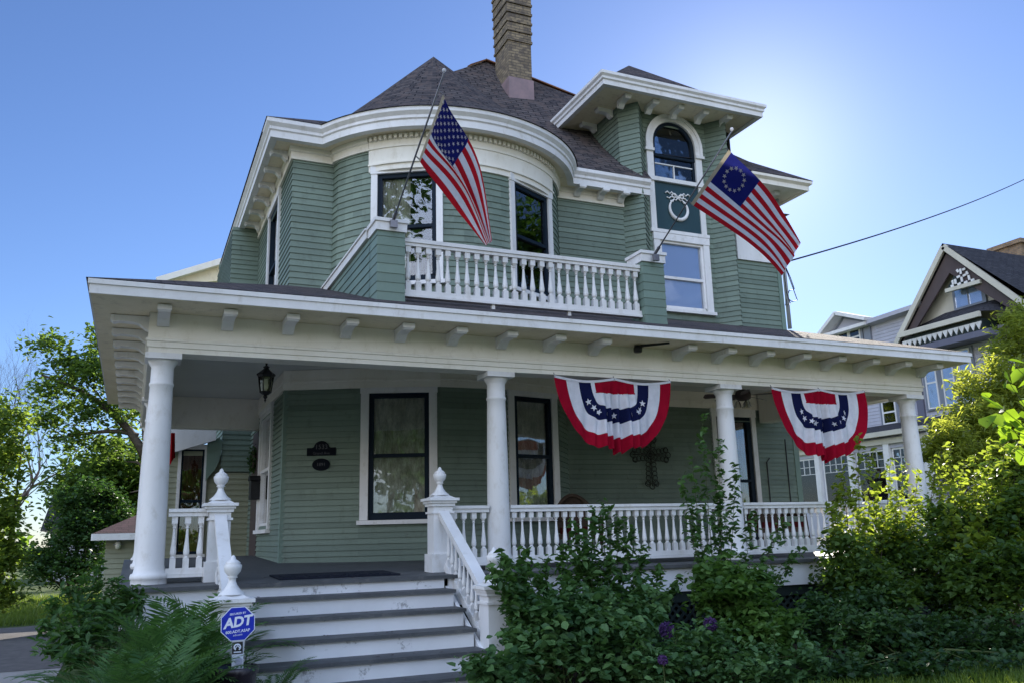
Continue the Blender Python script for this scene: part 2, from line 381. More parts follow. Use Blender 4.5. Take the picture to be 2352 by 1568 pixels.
def text_mb(body, size, shear=0.0, bold=.0, extrude=.002, align='CENTER'):
    cu = bpy.data.curves.new('lettering', 'FONT'); cu.body = body; cu.size = size; cu.shear = shear; cu.offset = bold; cu.extrude = extrude
    cu.align_x = align; cu.align_y = 'CENTER'; cu.resolution_u = 3
    o = bpy.data.objects.new('lettering', cu); COL.objects.link(o)
    bpy.context.view_layer.update()
    me = bpy.data.meshes.new_from_object(o.evaluated_get(bpy.context.evaluated_depsgraph_get()))
    v = [tuple(x.co) for x in me.vertices]; f = [tuple(p.vertices) for p in me.polygons]
    bpy.data.objects.remove(o); bpy.data.curves.remove(cu); bpy.data.meshes.remove(me)
    return v, f
def put_text(mb, body, size, origin, right, up, mi=0, **kw):
    v, f = text_mb(body, size, **kw); right = Vector(right).normalized(); up = Vector(up).normalized(); n = right.cross(up)
    mb.add([Vector(origin)+right*x+up*y+n*z for x, y, z in v], f, mi)

# ------------------------------------------------------------------ foliage
def leaf_mesh(name, P, size, mat, up=.5, droop=0., aspect=.55, seed=0, dirs=None):
    """many leaf blades, each a folded pointed oval; P = N x 3"""
    rg = np.random.default_rng(seed); n = len(P)
    size = np.broadcast_to(np.asarray(size, float), (n,))*rg.uniform(.5, 1.4, n)
    nor = rg.normal(size=(n, 3)); nor /= np.linalg.norm(nor, axis=1)[:, None]
    nor[:, 2] = np.abs(nor[:, 2]); nor = nor*(1-up)+np.array([0, 0, 1.])*up; nor /= np.linalg.norm(nor, axis=1)[:, None]
    a = rg.normal(size=(n, 3)) if dirs is None else dirs+rg.normal(size=(n, 3))*.35
    a[:, 2] -= droop
    a -= nor*(a*nor).sum(1)[:, None]; a /= np.linalg.norm(a, axis=1)[:, None]+1e-9
    b = np.cross(nor, a)
    prof = [(-.5, 0, 0), (-.18, .5, .10), (.18, .42, .08), (.55, 0, -.06), (.18, -.42, .08), (-.18, -.5, .10)]
    V = np.zeros((n, 6, 3))
    for k, (l, w, h) in enumerate(prof):
        V[:, k] = P+a*(l*size)[:, None]+b*(w*aspect*size)[:, None]+nor*(h*size)[:, None]
    base = (np.arange(n)*6)[:, None]
    F = np.concatenate([base+np.array([[0, 1, 2, 3]]), base+np.array([[0, 3, 4, 5]])], 1).reshape(-1, 4)
    return raw_mesh(name, V.reshape(-1, 3), F, mat)
def raw_mesh(name, V, F, mat):
    me = bpy.data.meshes.new(name); me.vertices.add(len(V)); me.vertices.foreach_set('co', np.asarray(V, np.float32).ravel())
    me.loops.add(F.size); me.loops.foreach_set('vertex_index', F.ravel().astype(np.int32))
    me.polygons.add(len(F)); me.polygons.foreach_set('loop_start', (np.arange(len(F))*F.shape[1]).astype(np.int32))
    me.update(calc_edges=True); me.validate(); me.materials.append(mat); return me
def cloud(clumps, n, cl=.18, per=26, seed=0, shell=.45):
    """leaf positions in clusters through ellipsoids; clumps = (centre, radii, weight)"""
    rg = np.random.default_rng(seed); w = np.array([c[2] for c in clumps], float); w /= w.sum(); out = []
    for (c, r, _), k in zip(clumps, (w*n).astype(int)):
        nc = max(3, k//per)
        d = rg.normal(size=(nc, 3)); d /= np.linalg.norm(d, axis=1)[:, None]
        cc = np.array(c)+d*np.array(r)*(rg.uniform(0, 1, nc)**shell)[:, None]
        sz = rg.uniform(.5, 1.4, nc)
        idx = rg.integers(0, nc, k)
        out.append(cc[idx]+rg.normal(size=(k, 3))*(cl*sz[idx])[:, None]*np.array([1, 1, .75]))
    return np.concatenate(out)
def shrub(name, label, cat, clumps, n, size, mat, base=None, stems=7, cl=.16, per=24, seed=0, up=.45, droop=.2, aspect=.55, shell=.45, group=None, part='leaves', stem_r=.012, stemmat='stem', zmin=0.02):
    c = np.array([k[0] for k in clumps]); b = Vector(base) if base else Vector((c[:, 0].mean(), c[:, 1].mean(), 0))
    root = empty(name, b, label, cat, group)
    P = cloud(clumps, n, cl, per, seed, shell); P = P[P[:, 2] > zmin]
    me = leaf_mesh(part, P-np.array(b), size, mat, up, droop, aspect, seed)
    lf = link(part, me, root, b)
    rg = random.Random(seed); mb = MB()
    for i in range(stems):
        k = clumps[i % len(clumps)]; e = Vector(k[0])+Vector([rg.uniform(-.6, .6)*q for q in k[1]]); e.z = max(e.z, .2)
        s0 = b+Vector((rg.uniform(-.15, .15), rg.uniform(-.15, .15), 0)); mid = s0.lerp(e, .5)+Vector((rg.uniform(-.12, .12), rg.uniform(-.12, .12), .12))
        mb.tube([s0, s0.lerp(mid, .5), mid, e], [stem_r, stem_r*.9, stem_r*.7, stem_r*.3], 5)
    if stems: obj('stems', mb, M[stemmat], root, True, False)
    return root
def sprigs(name, label, sp, size, mat, seed, per=26, group=None, r=.008, spread=.10, stemmat='stem', cat='shrub', aspect=.55):
    """upright or arching shoots with leaves set alternately along them; sp = list of (root point, tip point, bend)"""
    rg = np.random.default_rng(seed); b = Vector(sp[0][0]); b.z = 0; root = empty(name, b, label, cat, group); mb = MB(); P = []; D = []
    for p, q, bend in sp:
        p, q = Vector(p), Vector(q); mid = p.lerp(q, .5)+Vector(bend)
        pts = [bez([p, mid, q], k/8) for k in range(9)]; mb.tube(pts, [r*(1-.8*k/8) for k in range(9)], 5)
        side = [(bez([p, mid, q], t), t) for t in np.linspace(.35, 1.0, per)]
        for j, (c, t) in enumerate(side):
            a = rg.uniform(0, 2*PI); d = Vector((math.cos(a), math.sin(a), rg.uniform(-.2, .6))).normalized(); L = spread*(1.25-t*.9)*rg.uniform(.4, 1.5)
            e = c+d*L; mb.tube([c, e], [r*.25, r*.12], 3)
            for m_ in range(3): P.append(list(c.lerp(e, .45+.4*m_/2)+Vector(rg.normal(size=3)*size*.35))); D.append(list(d))
    link('leaves', leaf_mesh('leaves', np.array(P)-np.array(b), size, mat, .35, .25, aspect, seed, np.array(D)*1.5), root, b)
    obj('stems', mb, M[stemmat], root, True, False); return root
def SP(x0, y0, x1, y1, Y, dx=0, dz=.03): return (at(x0, y0, Y), at(x1, y1, Y), (dx, 0, dz))
def grow(mb, tips, p, d, L, r, depth, rg, spread=.6, up=.12, segs=4, sides=6, ratio=.72):
    pts = [p]; rad = [r]; q = p.copy(); dd = d.normalized()
    for i in range(segs):
        dd = (dd+Vector((rg.uniform(-.16, .16), rg.uniform(-.16, .16), rg.uniform(-.08, .16)+up*.3))).normalized()
        q = q+dd*(L/segs); pts.append(q.copy()); rad.append(r*(1-.42*(i+1)/segs))
    mb.tube(pts, rad, sides if depth > 1 else 4)
    if depth == 0: tips.extend(pts[1:]); return
    if depth <= 2: tips.extend(pts[2:])
    for k in range(rg.choice((2, 3, 3))):
        ax = dd.orthogonal().normalized(); ax.rotate(Matrix.Rotation(rg.uniform(0, 2*PI), 3, dd).to_quaternion())
        nd = (dd*(1-spread*.5)+ax*spread*rg.uniform(.7, 1.3)+Vector((0, 0, up))).normalized()
        grow(mb, tips, pts[-1] if k else pts[-2], nd, L*ratio*rg.uniform(.8, 1.15), rad[-1]*.8, depth-1, rg, spread, up, segs, sides, ratio)
def tree(name, label, base, H, r, dirn, depth, nleaf, lsize, mat, seed, first=.35, spread=.6, up=.12, scatter=.35, bark='bark', group=None, ratio=.72, leafpart='crown', aspect=.55):
    rg = random.Random(seed); base = Vector(base); root = empty(name, base, label, 'tree', group); mb = MB(); tips = []
    grow(mb, tips, base, Vector(dirn), H*first, r, depth, rg, spread, up, ratio=ratio)
    obj('trunk', mb, M[bark], root, True, False)
    if nleaf:
        T = np.array([list(t) for t in tips]); g = np.random.default_rng(seed)
        P = T[g.integers(0, len(T), nleaf)]+g.normal(size=(nleaf, 3))*scatter
        link(leafpart, leaf_mesh(leafpart, P-np.array(base), lsize, mat, .4, .25, aspect, seed), root, base)
    return root

# ================================================================== THE HOUSE
house = empty('victorian_house', (7.2, 14.2, 0), 'sage green clapboard house with white wraparound porch, rounded bow front and tall brick chimney', 'house')
def HP(name, mb, mat, parent=house, **kw): return obj(name, mb, M[mat] if isinstance(mat, str) else [M[k] for k in mat], parent, **kw)
BX, BY, BR = 5.06, 15.12, 2.42
def bp(a, r=BR): return (BX+r*math.sin(R(a)), BY-r*math.cos(R(a)))
FY = 14.2
# ---- plan paths (left to right seen from the street)
UPPER = [(2.17, 18.6), (2.17, FY), (2.88, FY)] + arc(BX, BY, BR, -62, -44.5, 4) + arc(BX, BY, BR, -15, 13.7, 7) + arc(BX, BY, BR, 43.3, 62, 4) + [(7.25, FY), (8.83, FY)]
iw1 = 2+4+1; iw2 = iw1+1+7       # the two flat facets that hold windows
LOWER = [(2.17, 18.6), (2.17, FY), (3.28, 13.67), (4.50, 13.20), (5.64, 13.18), (6.72, 13.42), (7.32, FY), (12.75, FY)]
TOWER = [(8.83, 17.0), (8.83, FY), (9.11, 13.86), (9.42, FY), (11.02, FY), (11.31, 13.84), (11.60, FY)]
RIGHT = [(11.60, FY), (12.75, FY), (12.75, 22.3)]
REARW = [(1.60, 22.3), (1.60, 18.6), (2.17, 18.6)]
def seglen(p, i): return math.dist(p[i], p[i+1])
# ---- siding walls, real lapped boards with real openings
SB = .110; SL = .090
w1L = seglen(UPPER, iw1); w2L = seglen(UPPER, iw2)
mb = MB().clap(UPPER, 4.6, 8.12, SB, [(0, 18.6-16.75, 18.6-15.62, 5.6, 7.85), (iw1, .10, w1L-.10, 5.75, 7.66), (iw2, .10, w2L-.10, 5.75, 7.66)])
HP('wall', mb, 'siding')
l1 = seglen(LOWER, 2); l2 = seglen(LOWER, 4)
mb = MB().clap(LOWER, 1.14, 4.02, SL, [(0, 18.6-16.85, 18.6-15.45, 1.85, 3.85), (2, .10, l1-.14, 1.87, 3.94), (4, .14, l2-.10, 1.9, 3.94), (6, 10.68-7.32, 11.60-7.32, 1.25, 3.78)], lap=.025)
HP('wall', mb, 'siding')
mb = MB().clap(TOWER, 4.6, 10.36, SB, [(3, 9.60-9.42, 10.72-9.42, 5.98, 7.47), (3, 9.60-9.42, 10.72-9.42, 8.85, 10.1)])
HP('tower_wall', mb, 'siding')
HP('wall', MB().clap(RIGHT, 1.14, 8.9, SB), 'siding')
HP('wall', MB().clap(REARW, 3.0, 8.3, SB), 'siding')
HP('wall', MB().clap([(1.60, 18.6), (2.17, 18.6)], 1.2, 2.98, SB), 'gar')
HP('wall', MB().clap([(1.60, 22.3), (1.60, 18.62)], 0, 3.0, SB), 'siding')
HP('wall', MB().box(1.62, 12.74, 22.2, 22.3, -.8, 8.6), 'siding')
# ---- dark rooms behind the windows: storey floors and back partitions
def inset(path, d): return [(x-n[0]*d, y-n[1]*d) for (x, y), n in zip(path, miters(path))]
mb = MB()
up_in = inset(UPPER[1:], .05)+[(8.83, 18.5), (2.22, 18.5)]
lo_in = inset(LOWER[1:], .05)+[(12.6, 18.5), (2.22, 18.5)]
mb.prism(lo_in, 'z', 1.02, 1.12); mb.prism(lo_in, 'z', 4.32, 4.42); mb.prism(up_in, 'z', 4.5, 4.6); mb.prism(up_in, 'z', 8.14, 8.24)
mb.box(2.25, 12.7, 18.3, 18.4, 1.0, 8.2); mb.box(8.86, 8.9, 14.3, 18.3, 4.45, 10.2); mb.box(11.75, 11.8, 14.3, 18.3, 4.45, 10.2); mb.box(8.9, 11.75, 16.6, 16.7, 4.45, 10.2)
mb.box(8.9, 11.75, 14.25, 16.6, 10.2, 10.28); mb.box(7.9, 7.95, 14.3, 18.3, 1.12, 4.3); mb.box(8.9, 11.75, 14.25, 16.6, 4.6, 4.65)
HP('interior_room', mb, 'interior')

def part_empty(name, loc, parent):
    o = bpy.data.objects.new(name, None); COL.objects.link(o); o.empty_display_size = .1
    WLOC[o.name] = Vector(loc); o.parent = parent; o.location = Vector(loc)-WLOC[parent.name]; return o
# ---- friezes, trims, corner boards
def band(path, z0, z1, t, i=0.0): return [(i, z0), (t, z0), (t, z1), (i, z1)]
FP = [(-.01, 8.07), (.05, 8.07), (.05, 8.20), (.08, 8.22), (.08, 8.305), (-.01, 8.305)]
HP('frieze', MB().sweep([(2.17, 18.58), (2.17, FY), (2.88, FY)]+arc(BX, BY, BR, -64, -45.6, 4), FP), 'beam')
HP('frieze', MB().sweep(arc(BX, BY, BR, 45.2, 64, 4)+[(7.25, FY), (8.83, FY)], FP), 'beam')
mb = MB()
mb.sweep(arc(BX, BY, BR, -45.4, 45, 30), [(-.1, 7.665), (.045, 7.665), (.045, 7.76), (.075, 7.765), (.075, 7.795), (.05, 7.80), (.05, 8.06), (.07, 8.065), (.07, 8.09), (.055, 8.095), (.055, 8.305), (-.1, 8.305)])
for k in range(43):
    a = -44+k*88/42; c = bp(a, BR+.055); t = (math.cos(R(a)), math.sin(R(a))); n = (math.sin(R(a)), -math.cos(R(a)))
    mb.bar((c[0]+n[0]*.028, c[1]+n[1]*.028, 8.205), (c[0]+n[0]*.028, c[1]+n[1]*.028, 8.275), .052, .056, up=(n[0], n[1], 0))
HP('bow_frieze', mb, 'beam')
mb = MB()
mb.sweep(LOWER[:-1]+[(12.75, FY)], [(-.01, 3.99), (.05, 3.99), (.05, 4.10), (.065, 4.11), (.065, 4.14), (.045, 4.145), (.045, 4.315), (-.01, 4.315)])
HP('frieze', mb, 'beam')
HP('corner_board', MB().prism([(2.14, FY-.03), (2.33, FY-.03), (2.33, FY-.004), (2.166, FY-.004), (2.166, FY+.12), (2.14, FY+.12)], 'z', 1.12, 3.99), 'siding_light')
HP('corner_board', MB().box(12.66, 12.79, FY-.032, FY-.002, 1.12, 3.99), 'siding_light')
HP('corner_board', MB().prism([(12.68, FY-.034), (12.79, FY-.034), (12.79, FY+.12), (12.755, FY+.12), (12.755, FY-.002), (12.68, FY-.002)], 'z', 4.9, 8.8), 'siding_light')
HP('frieze', MB().sweep([(11.62, FY), (12.75, FY), (12.75, 22.2)], [(-.01, 7.26), (.055, 7.26), (.055, 8.84), (-.01, 8.84)]), 'white')

# ---- cornices
EAVE = [(1.72, 22.7), (1.72, 13.86)] + [(2.60, 13.86)] + arc(BX, BY, 2.76, -60, 60, 32) + [(7.52, 13.86), (9.28, 13.86)]
mb = MB().sweep(EAVE, [(-.85, 8.31), (-.12, 8.31), (-.12, 8.28), (0, 8.28), (0, 8.40), (.025, 8.42), (.025, 8.47), (.075, 8.53), (.075, 8.60), (-.85, 8.60)])
HP('cornice', mb, 'white')
def soffit_fill(poly, z): return MB().prism(poly, 'z', z, z+.004)
mb = MB().sweep(EAVE, [(-.84, 8.302), (-.13, 8.302), (-.13, 8.308), (-.84, 8.308)])
HP('soffit', mb, 'cream')
REAVE = [(9.3, 13.55), (13.25, 13.55), (13.25, 22.7)]
mb = MB().sweep([(11.65, 13.55), (13.25, 13.55), (13.25, 22.7)], [(-.78, 8.85), (-.10, 8.85), (-.10, 8.82), (0, 8.82), (0, 8.92), (.06, 8.97), (.06, 9.03), (-.78, 9.03)])
HP('cornice', mb, 'beam')
TE = [(8.05, 17.6), (8.05, 13.41), (12.02, 13.41), (12.02, 17.6)]
mb = MB().sweep(TE, [(-.9, 10.35), (-.10, 10.35), (-.10, 10.31), (0, 10.31), (0, 10.41), (.03, 10.43), (.03, 10.48), (.07, 10.52), (.07, 10.58), (-.9, 10.58)])
HP('tower_cornice', mb, 'white')
mb = MB().sweep(TE, [(-.89, 10.34), (-.11, 10.34), (-.11, 10.346), (-.89, 10.346)])
mb.box(8.9, 11.5, 14.1, 16.5, 10.343, 10.355)
HP('tower_soffit', mb, 'cream')
# rear gable seen past the left eave
g0, g1, g2, g3 = at(384, 644, 24), at(503, 602, 24), at(506, 645, 24), at(400, 655, 24)
vs = [g0, g1, g2, g3]; mb = MB().add(vs+[p+Vector((0, .3, 0)) for p in vs], [(3,2,1,0), (4,5,6,7), (0,1,5,4), (1,2,6,5), (2,3,7,6), (3,0,4,7)])
HP('rear_gable', mb, 'cream')
HP('rear_bargeboard', MB().bar(g0+Vector((-.25, -.12, -.08)), g1+Vector((.3, -.12, .08)), .2, .16), 'beam')
# ---- scroll brackets
def bracket_prof(l, h): return [(0, 0), (0, -h), (-.10*l, -h*1.04), (-.20*l, -h*.88), (-.32*l, -h*.60), (-.45*l, -h*.50), (-.80*l, -h*.46), (-.90*l, -h*.56), (-.96*l, -h*.54), (-l, -h*.40), (-l, 0)]
def make_bracket(name, l, h, w, parent, loc, mat='white'):
    """profile runs back (+Y) at 0 to front (-l); depth along -Y"""
    m2 = MB().prism([(y, z) for y, z in bracket_prof(l, h)], 'x', -w/2, w/2)
    m2.box(-w/2-.010, w/2+.010, -l-.006, -l+.045, -h*.42, -.004)
    me = mesh_from(name, m2.v, m2.f, [M[mat]])
    return link(name, me, parent, loc)
b0 = None
for k in range(18):
    x = .17+.698*k
    if k == 9: continue
    p = (x, 10.29, 4.158)
    if b0 is None: b0 = make_bracket('bracket', .44, .15, .13, house, p)
    else: inst(b0, house, p)
for k in range(11):
    inst(b0, house, (.06, 10.55+.69*k, 4.158), R(-90))
bu = make_bracket('bracket', .30, .16, .13, house, (7.72, FY-.06, 8.30))
for p, r in (((8.25, FY-.06, 8.30), 0), ((8.72, FY-.06, 8.30), 0)): inst(bu, house, p, r)
for k in range(7): inst(bu, house, (2.10, 14.45+.75*k, 8.30), R(-90))
for p in ((12.1, FY-.06, 8.845), (12.6, FY-.06, 8.845)): inst(bu, house, p)
bt = make_bracket('bracket', .36, .17, .13, house, (8.75, FY-.22, 10.338))
for x in (9.42, 10.05, 10.68, 11.3): inst(bt, house, (x, FY-.22, 10.338))
for y in (14.4, 15.1): inst(bt, house, (8.80, y, 10.338), R(-90))

# ---- roofs
EZ = 8.605
mb = MB()
A, B = (7.18, 17.5, 12.9), (9.7, 17.5, 12.4)
p = [(1.63, 13.78, EZ), (13.33, 13.48, 9.04), (13.33, 22.7, 9.04), (1.63, 22.7, EZ)]
cc1 = lambda x, y: ((600+x/2.24)/1.2755, (y/2.24)/1.2755)
H2 = tuple(at(*cc1(985, 815), 15.2)); H1 = tuple(at(*cc1(1480, 520), 16.9))
def lp(a, b, t): return tuple(a[i]+(b[i]-a[i])*t for i in range(3))
G2 = (12.55, 14.6, 9.86); G1 = (11.3, 15.9, 11.15)
L3 = (3.3, 21.3, 9.45); L2 = (6.1, 18.6, 11.6); R3 = (12.3, 21.3, 9.86); R2 = (11.3, 18.8, 11.15)
mb.add([p[1], p[2], R3, G2, R2, G1, B], [(0,1,2,3), (3,2,4,5), (5,4,6)])
mb.add([p[2], p[3], L3, R3, L2, R2, A, B], [(0,1,2,3), (3,2,4,5), (5,4,6,7)])
mb.add([p[3], p[0], H2, L3, H1, L2, A], [(0,1,2,3), (3,2,4,5), (5,4,6)])
cuts = sorted([k/24 for k in range(25)]+[(9.30-p[0][0])/(p[1][0]-p[0][0]), (11.63-p[0][0])/(p[1][0]-p[0][0])])
for s0, s1 in zip(cuts, cuts[1:]):
    e = [lp(p[0], p[1], s_) for s_ in (s0, s1)]; m1 = [lp(H2, G2, s_) for s_ in (s0, s1)]; m2_ = [lp(H1, G1, s_) for s_ in (s0, s1)]; tt = [lp(A, B, s_) for s_ in (s0, s1)]
    xm = (e[0][0]+e[1][0])/2
    e = [((x_, 13.78, EZ) if xm < 9.31 else (x_, 13.48, 9.04)) for x_, _, _ in e]
    if 9.30 < xm < 11.63: e = [lp(a_, b_, max(0, (14.17-a_[1])/(b_[1]-a_[1]))) for a_, b_ in zip(e, m1)]
    for lo_, hi_ in ((e, m1), (m1, m2_), (m2_, tt)): mb.add([lo_[0], lo_[1], hi_[1], hi_[0]], [(0,1,2,3)])
mb.add([(1.63, 14.3, EZ-.05), (13.33, 14.3, EZ-.05), (13.33, 22.7, EZ-.05), (1.63, 22.7, EZ-.05)], [(3, 2, 1, 0)])
roof = HP('roof', mb, 'shingle')
cone = [(2.86, 8.603), (2.55, 8.78), (2.1, 9.12), (1.35, 9.86), (.6, 10.62), (.0, 11.22)]
mb = MB(); SEG = 72
for k in range(SEG):
    a0, a1 = 2*PI*k/SEG, 2*PI*(k+1)/SEG
    for i in range(len(cone)-1):
        (r0, z0), (r1, z1) = cone[i], cone[i+1]
        q = [(BX+r0*math.sin(a0), BY-r0*math.cos(a0), z0), (BX+r0*math.sin(a1), BY-r0*math.cos(a1), z0), (BX+r1*math.sin(a1), BY-r1*math.cos(a1), z1), (BX+r1*math.sin(a0), BY-r1*math.cos(a0), z1)]
        mb.add(q, [(0, 1, 2, 3)] if r1 > 0 else [(0, 1, 2)], 0, 2.1*(a0+a1)/2)
HP('cone_roof', mb, 'shingle')
mb = MB(); tc = (10.02, 15.5)
rings = [(2.04, 2.14, 10.575), (1.55, 1.65, 10.80), (.95, 1.02, 11.38), (0, 0, 12.28)]
for i in range(3):
    (hx, hy, z), (gx, gy, z2) = rings[i], rings[i+1]
    c0 = [(tc[0]-hx, tc[1]-hy, z), (tc[0]+hx, tc[1]-hy, z), (tc[0]+hx, tc[1]+hy, z), (tc[0]-hx, tc[1]+hy, z)]
    c1 = [(tc[0]-gx, tc[1]-gy, z2), (tc[0]+gx, tc[1]-gy, z2), (tc[0]+gx, tc[1]+gy, z2), (tc[0]-gx, tc[1]+gy, z2)]
    for k in range(4):
        k2 = (k+1) % 4; mb.add([c0[k], c0[k2], c1[k2], c1[k]], [(0,1,2,3)] if gx else [(0,1,2)])
HP('tower_roof', mb, 'shingle')
mb = MB()
PE = 4.335
mb.add([(-.62, 9.65, PE), (12.60, 9.65, PE), (12.86, 14.35, 5.83), (2.17, 14.3, 5.81)], [(0,1,2,3)])
mb.add([(-.62, 17.6, PE), (-.62, 9.65, PE), (2.17, 14.3, 5.81), (2.17, 17.6, 5.81)], [(0,1,2,3)])
mb.add([(12.60, 9.65, PE-.02), (12.60, 14.35, PE-.02), (12.86, 14.35, 5.83), (12.60, 9.65, PE)], [(0,1,2)])
HP('porch_roof', mb, 'shingle')
mb = MB().bar((7.18, 17.5, 12.915), (9.7, 17.5, 12.415), .16, .03).bar((7.18, 17.5, 12.92), tuple(H1[i]*.3+A[i]*.7+(.02 if i == 2 else 0) for i in range(3)), .14, .03)
HP('ridge_cap', mb, 'ridge')
# chimney
mb = MB().box(7.37, 7.96, 16.5, 17.3, 11.4, 15.4)
for k, z in enumerate((12.93, 13.18, 13.42, 13.67, 13.92, 14.16, 14.4, 14.65, 14.9)):
    e = .012+.004*k
    mb.box(7.37-e, 7.96+e, 16.5-e, 17.3+e, z+.075, z+.24); mb.box(7.37-e-.018, 7.96+e+.018, 16.5-e-.018, 17.3+e+.018, z+.015, z+.072)
ch = HP('chimney', mb, 'brick')
mb = MB().box(7.345, 7.985, 16.465, 17.335, 11.35, 11.98)
HP('flashing', mb, 'copper', ch)
# ---- porch fascia, soffit, ceiling
mb = MB()
PEP = [(-.58, 17.6), (-.58, 9.67), (12.56, 9.67), (12.56, 14.1)]
mb.sweep(PEP, [(-.03, 4.172), (0, 4.172), (0, 4.27), (.018, 4.275), (.018, 4.328), (-.03, 4.328)])
HP('porch_fascia', mb, 'white')
mb = MB().box(-.56, .02, 9.69, 17.58, 4.166, 4.18).box(.02, 12.54, 9.69, 10.3, 4.166, 4.18).box(12.1, 12.54, 10.3, 14.1, 4.166, 4.18)
HP('porch_soffit', mb, 'cream')
poly = [(.10, 10.55), (12.0, 10.55), (12.0, FY+.03), (7.3, FY+.03)]+[(x, y+.03) for x, y in LOWER[5:1:-1]]+[(2.19, 14.22), (2.19, 17.6), (.10, 17.6)]
HP('porch_ceiling', MB().prism(poly, 'z', 4.32, 4.335), 'ceil')
# ---- porch beam (entablature)
BPROF = [(-.32, 3.71), (0, 3.71), (0, 3.765), (.018, 3.77), (.018, 3.83), (.035, 3.835), (.035, 3.86), (.012, 3.875), (.012, 4.164), (-.32, 4.164), (-.32, 4.32), (-.34, 4.32), (-.34, 3.71)]
mb = MB().sweep([(.035, 17.58), (.035, 10.3), (12.07, 10.3), (12.07, 14.1)], [(-.30, 3.71), (0, 3.71), (0, 3.765), (.018, 3.77), (.018, 3.83), (.035, 3.835), (.035, 3.86), (.012, 3.875), (.012, 4.164), (-.28, 4.164), (-.28, 4.318), (-.30, 4.318)])
mb.box(.40, 2.17, 17.3, 17.56, 3.72, 4.315)
HP('porch_beam', mb, 'beam')

# ---- columns
cprof = [(.185, 0), (.185, .05), (.193, .055), (.197, .08), (.190, .11), (.168, .12), (.160, .155), (.152, .19)]
for i in range(13):
    t = i/12; cprof.append((.149-.026*t**1.6, .20+1.98*t))
cprof += [(.132, 2.19), (.135, 2.205), (.131, 2.22), (.123, 2.23), (.121, 2.40), (.132, 2.42), (.158, 2.46), (.165, 2.48)]
mb = MB().lathe(cprof, (0, 0, 0), 36)
mb.box(-.195, .195, -.195, .195, 2.48, 2.545)
vs = mb.v; me = mesh_from('column', vs, mb.f, [M['white']])
for p_ in me.polygons:
    if len(p_.vertices) == 4 and abs(p_.normal.z) < .999 and p_.index < 36*(len(cprof)-1): p_.use_smooth = True
col = link('column', me, house, (.20, 10.47, 1.16))
for p_ in ((4.36, 10.47, 1.16), (8.10, 10.47, 1.16), (11.88, 10.47, 1.16), (.20, 14.0, 1.20), (.20, 17.3, 1.24)): inst(col, house, p_)

# ---- deck, skirt, steps
def deckz(y): return 1.15+.0225*(y-10.0)
mb = MB()
def slope_slab(x0, x1, y0, y1, th):
    mb.add([(x0,y0,deckz(y0)-th),(x1,y0,deckz(y0)-th),(x1,y1,deckz(y1)-th),(x0,y1,deckz(y1)-th),(x0,y0,deckz(y0)),(x1,y0,deckz(y0)),(x1,y1,deckz(y1)),(x0,y1,deckz(y1))],
        [(0,3,2,1),(4,5,6,7),(0,1,5,4),(1,2,6,5),(2,3,7,6),(3,0,4,7)])
slope_slab(-.10, 12.2, 9.83, 17.6, .04)
HP('porch_floor', mb, 'tread')
mb = MB().box(-.06, 1.0, 9.89, 9.93, .74, 1.105).box(3.46, 12.16, 9.89, 9.93, .80, 1.105).box(-.06, -.02, 9.93, 17.5, .74, 1.11)
HP('porch_skirt', mb, 'riser')
mb = MB()
for x0, x1 in ((-.03, 1.0), (3.46, 12.1)):
    n_ = int((x1-x0+.8)/.12)
    for k in range(n_):
        for sgn, yy in ((1, 9.955), (-1, 9.965)):
            a = x0-.8+k*.12
            q0, q1 = (a, 0.02), (a+.8, .80)
            if sgn < 0: q0, q1 = (a+.8, 0.02), (a, .80)
            lo, hi = max(0, (x0-min(q0[0], q1[0]))/.8), min(1, (x1-min(q0[0], q1[0]))/.8)
            if hi-lo < .02: continue
            if sgn > 0: e0, e1 = (a+.8*lo, .02+.78*lo), (a+.8*hi, .02+.78*hi)
            else: e0, e1 = (a+.8*lo, .80-.78*lo), (a+.8*hi, .80-.78*hi)
            mb.bar((e0[0], yy, e0[1]), (e1[0], yy, e1[1]), .01, .035)
    mb.box(x0, x1, 9.935, 9.985, .66, .80)
HP('lattice', mb, 'lattice')
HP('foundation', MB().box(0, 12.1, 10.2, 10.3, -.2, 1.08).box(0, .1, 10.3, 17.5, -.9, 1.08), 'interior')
steps = part_empty('steps', (2.25, 9.0, 0), house)
SX0, SX1 = 1.03, 3.40
tz = [1.108, 1.0, .815, .63, .445, .26, .075, -.1]
ry = [9.87, 9.55, 9.23, 8.92, 8.60, 8.28]
zt = [1.105, .965, .78, .595, .41, .225, .04]
for k in range(6):
    top = 1.108 if k == 0 else zt[k]
    obj('riser', MB().box(SX0, SX1, ry[k], ry[k]+.03, zt[k+1]+.0, top), M['riser'], steps)
    if k < 5: obj('tread', MB().box(SX0-.01, SX1+.02, ry[k+1]-.045, ry[k]+.0, zt[k+1], zt[k+1]+.035), M['tread'], steps)
for x0 in (SX0-.06, SX1+.022):
    obj('stringer', MB().prism([(9.9, 1.02), (9.9, .70), (8.45, -.05), (8.15, -.05), (8.15, .10)], 'x', x0, x0+.04), M['riser'], steps)

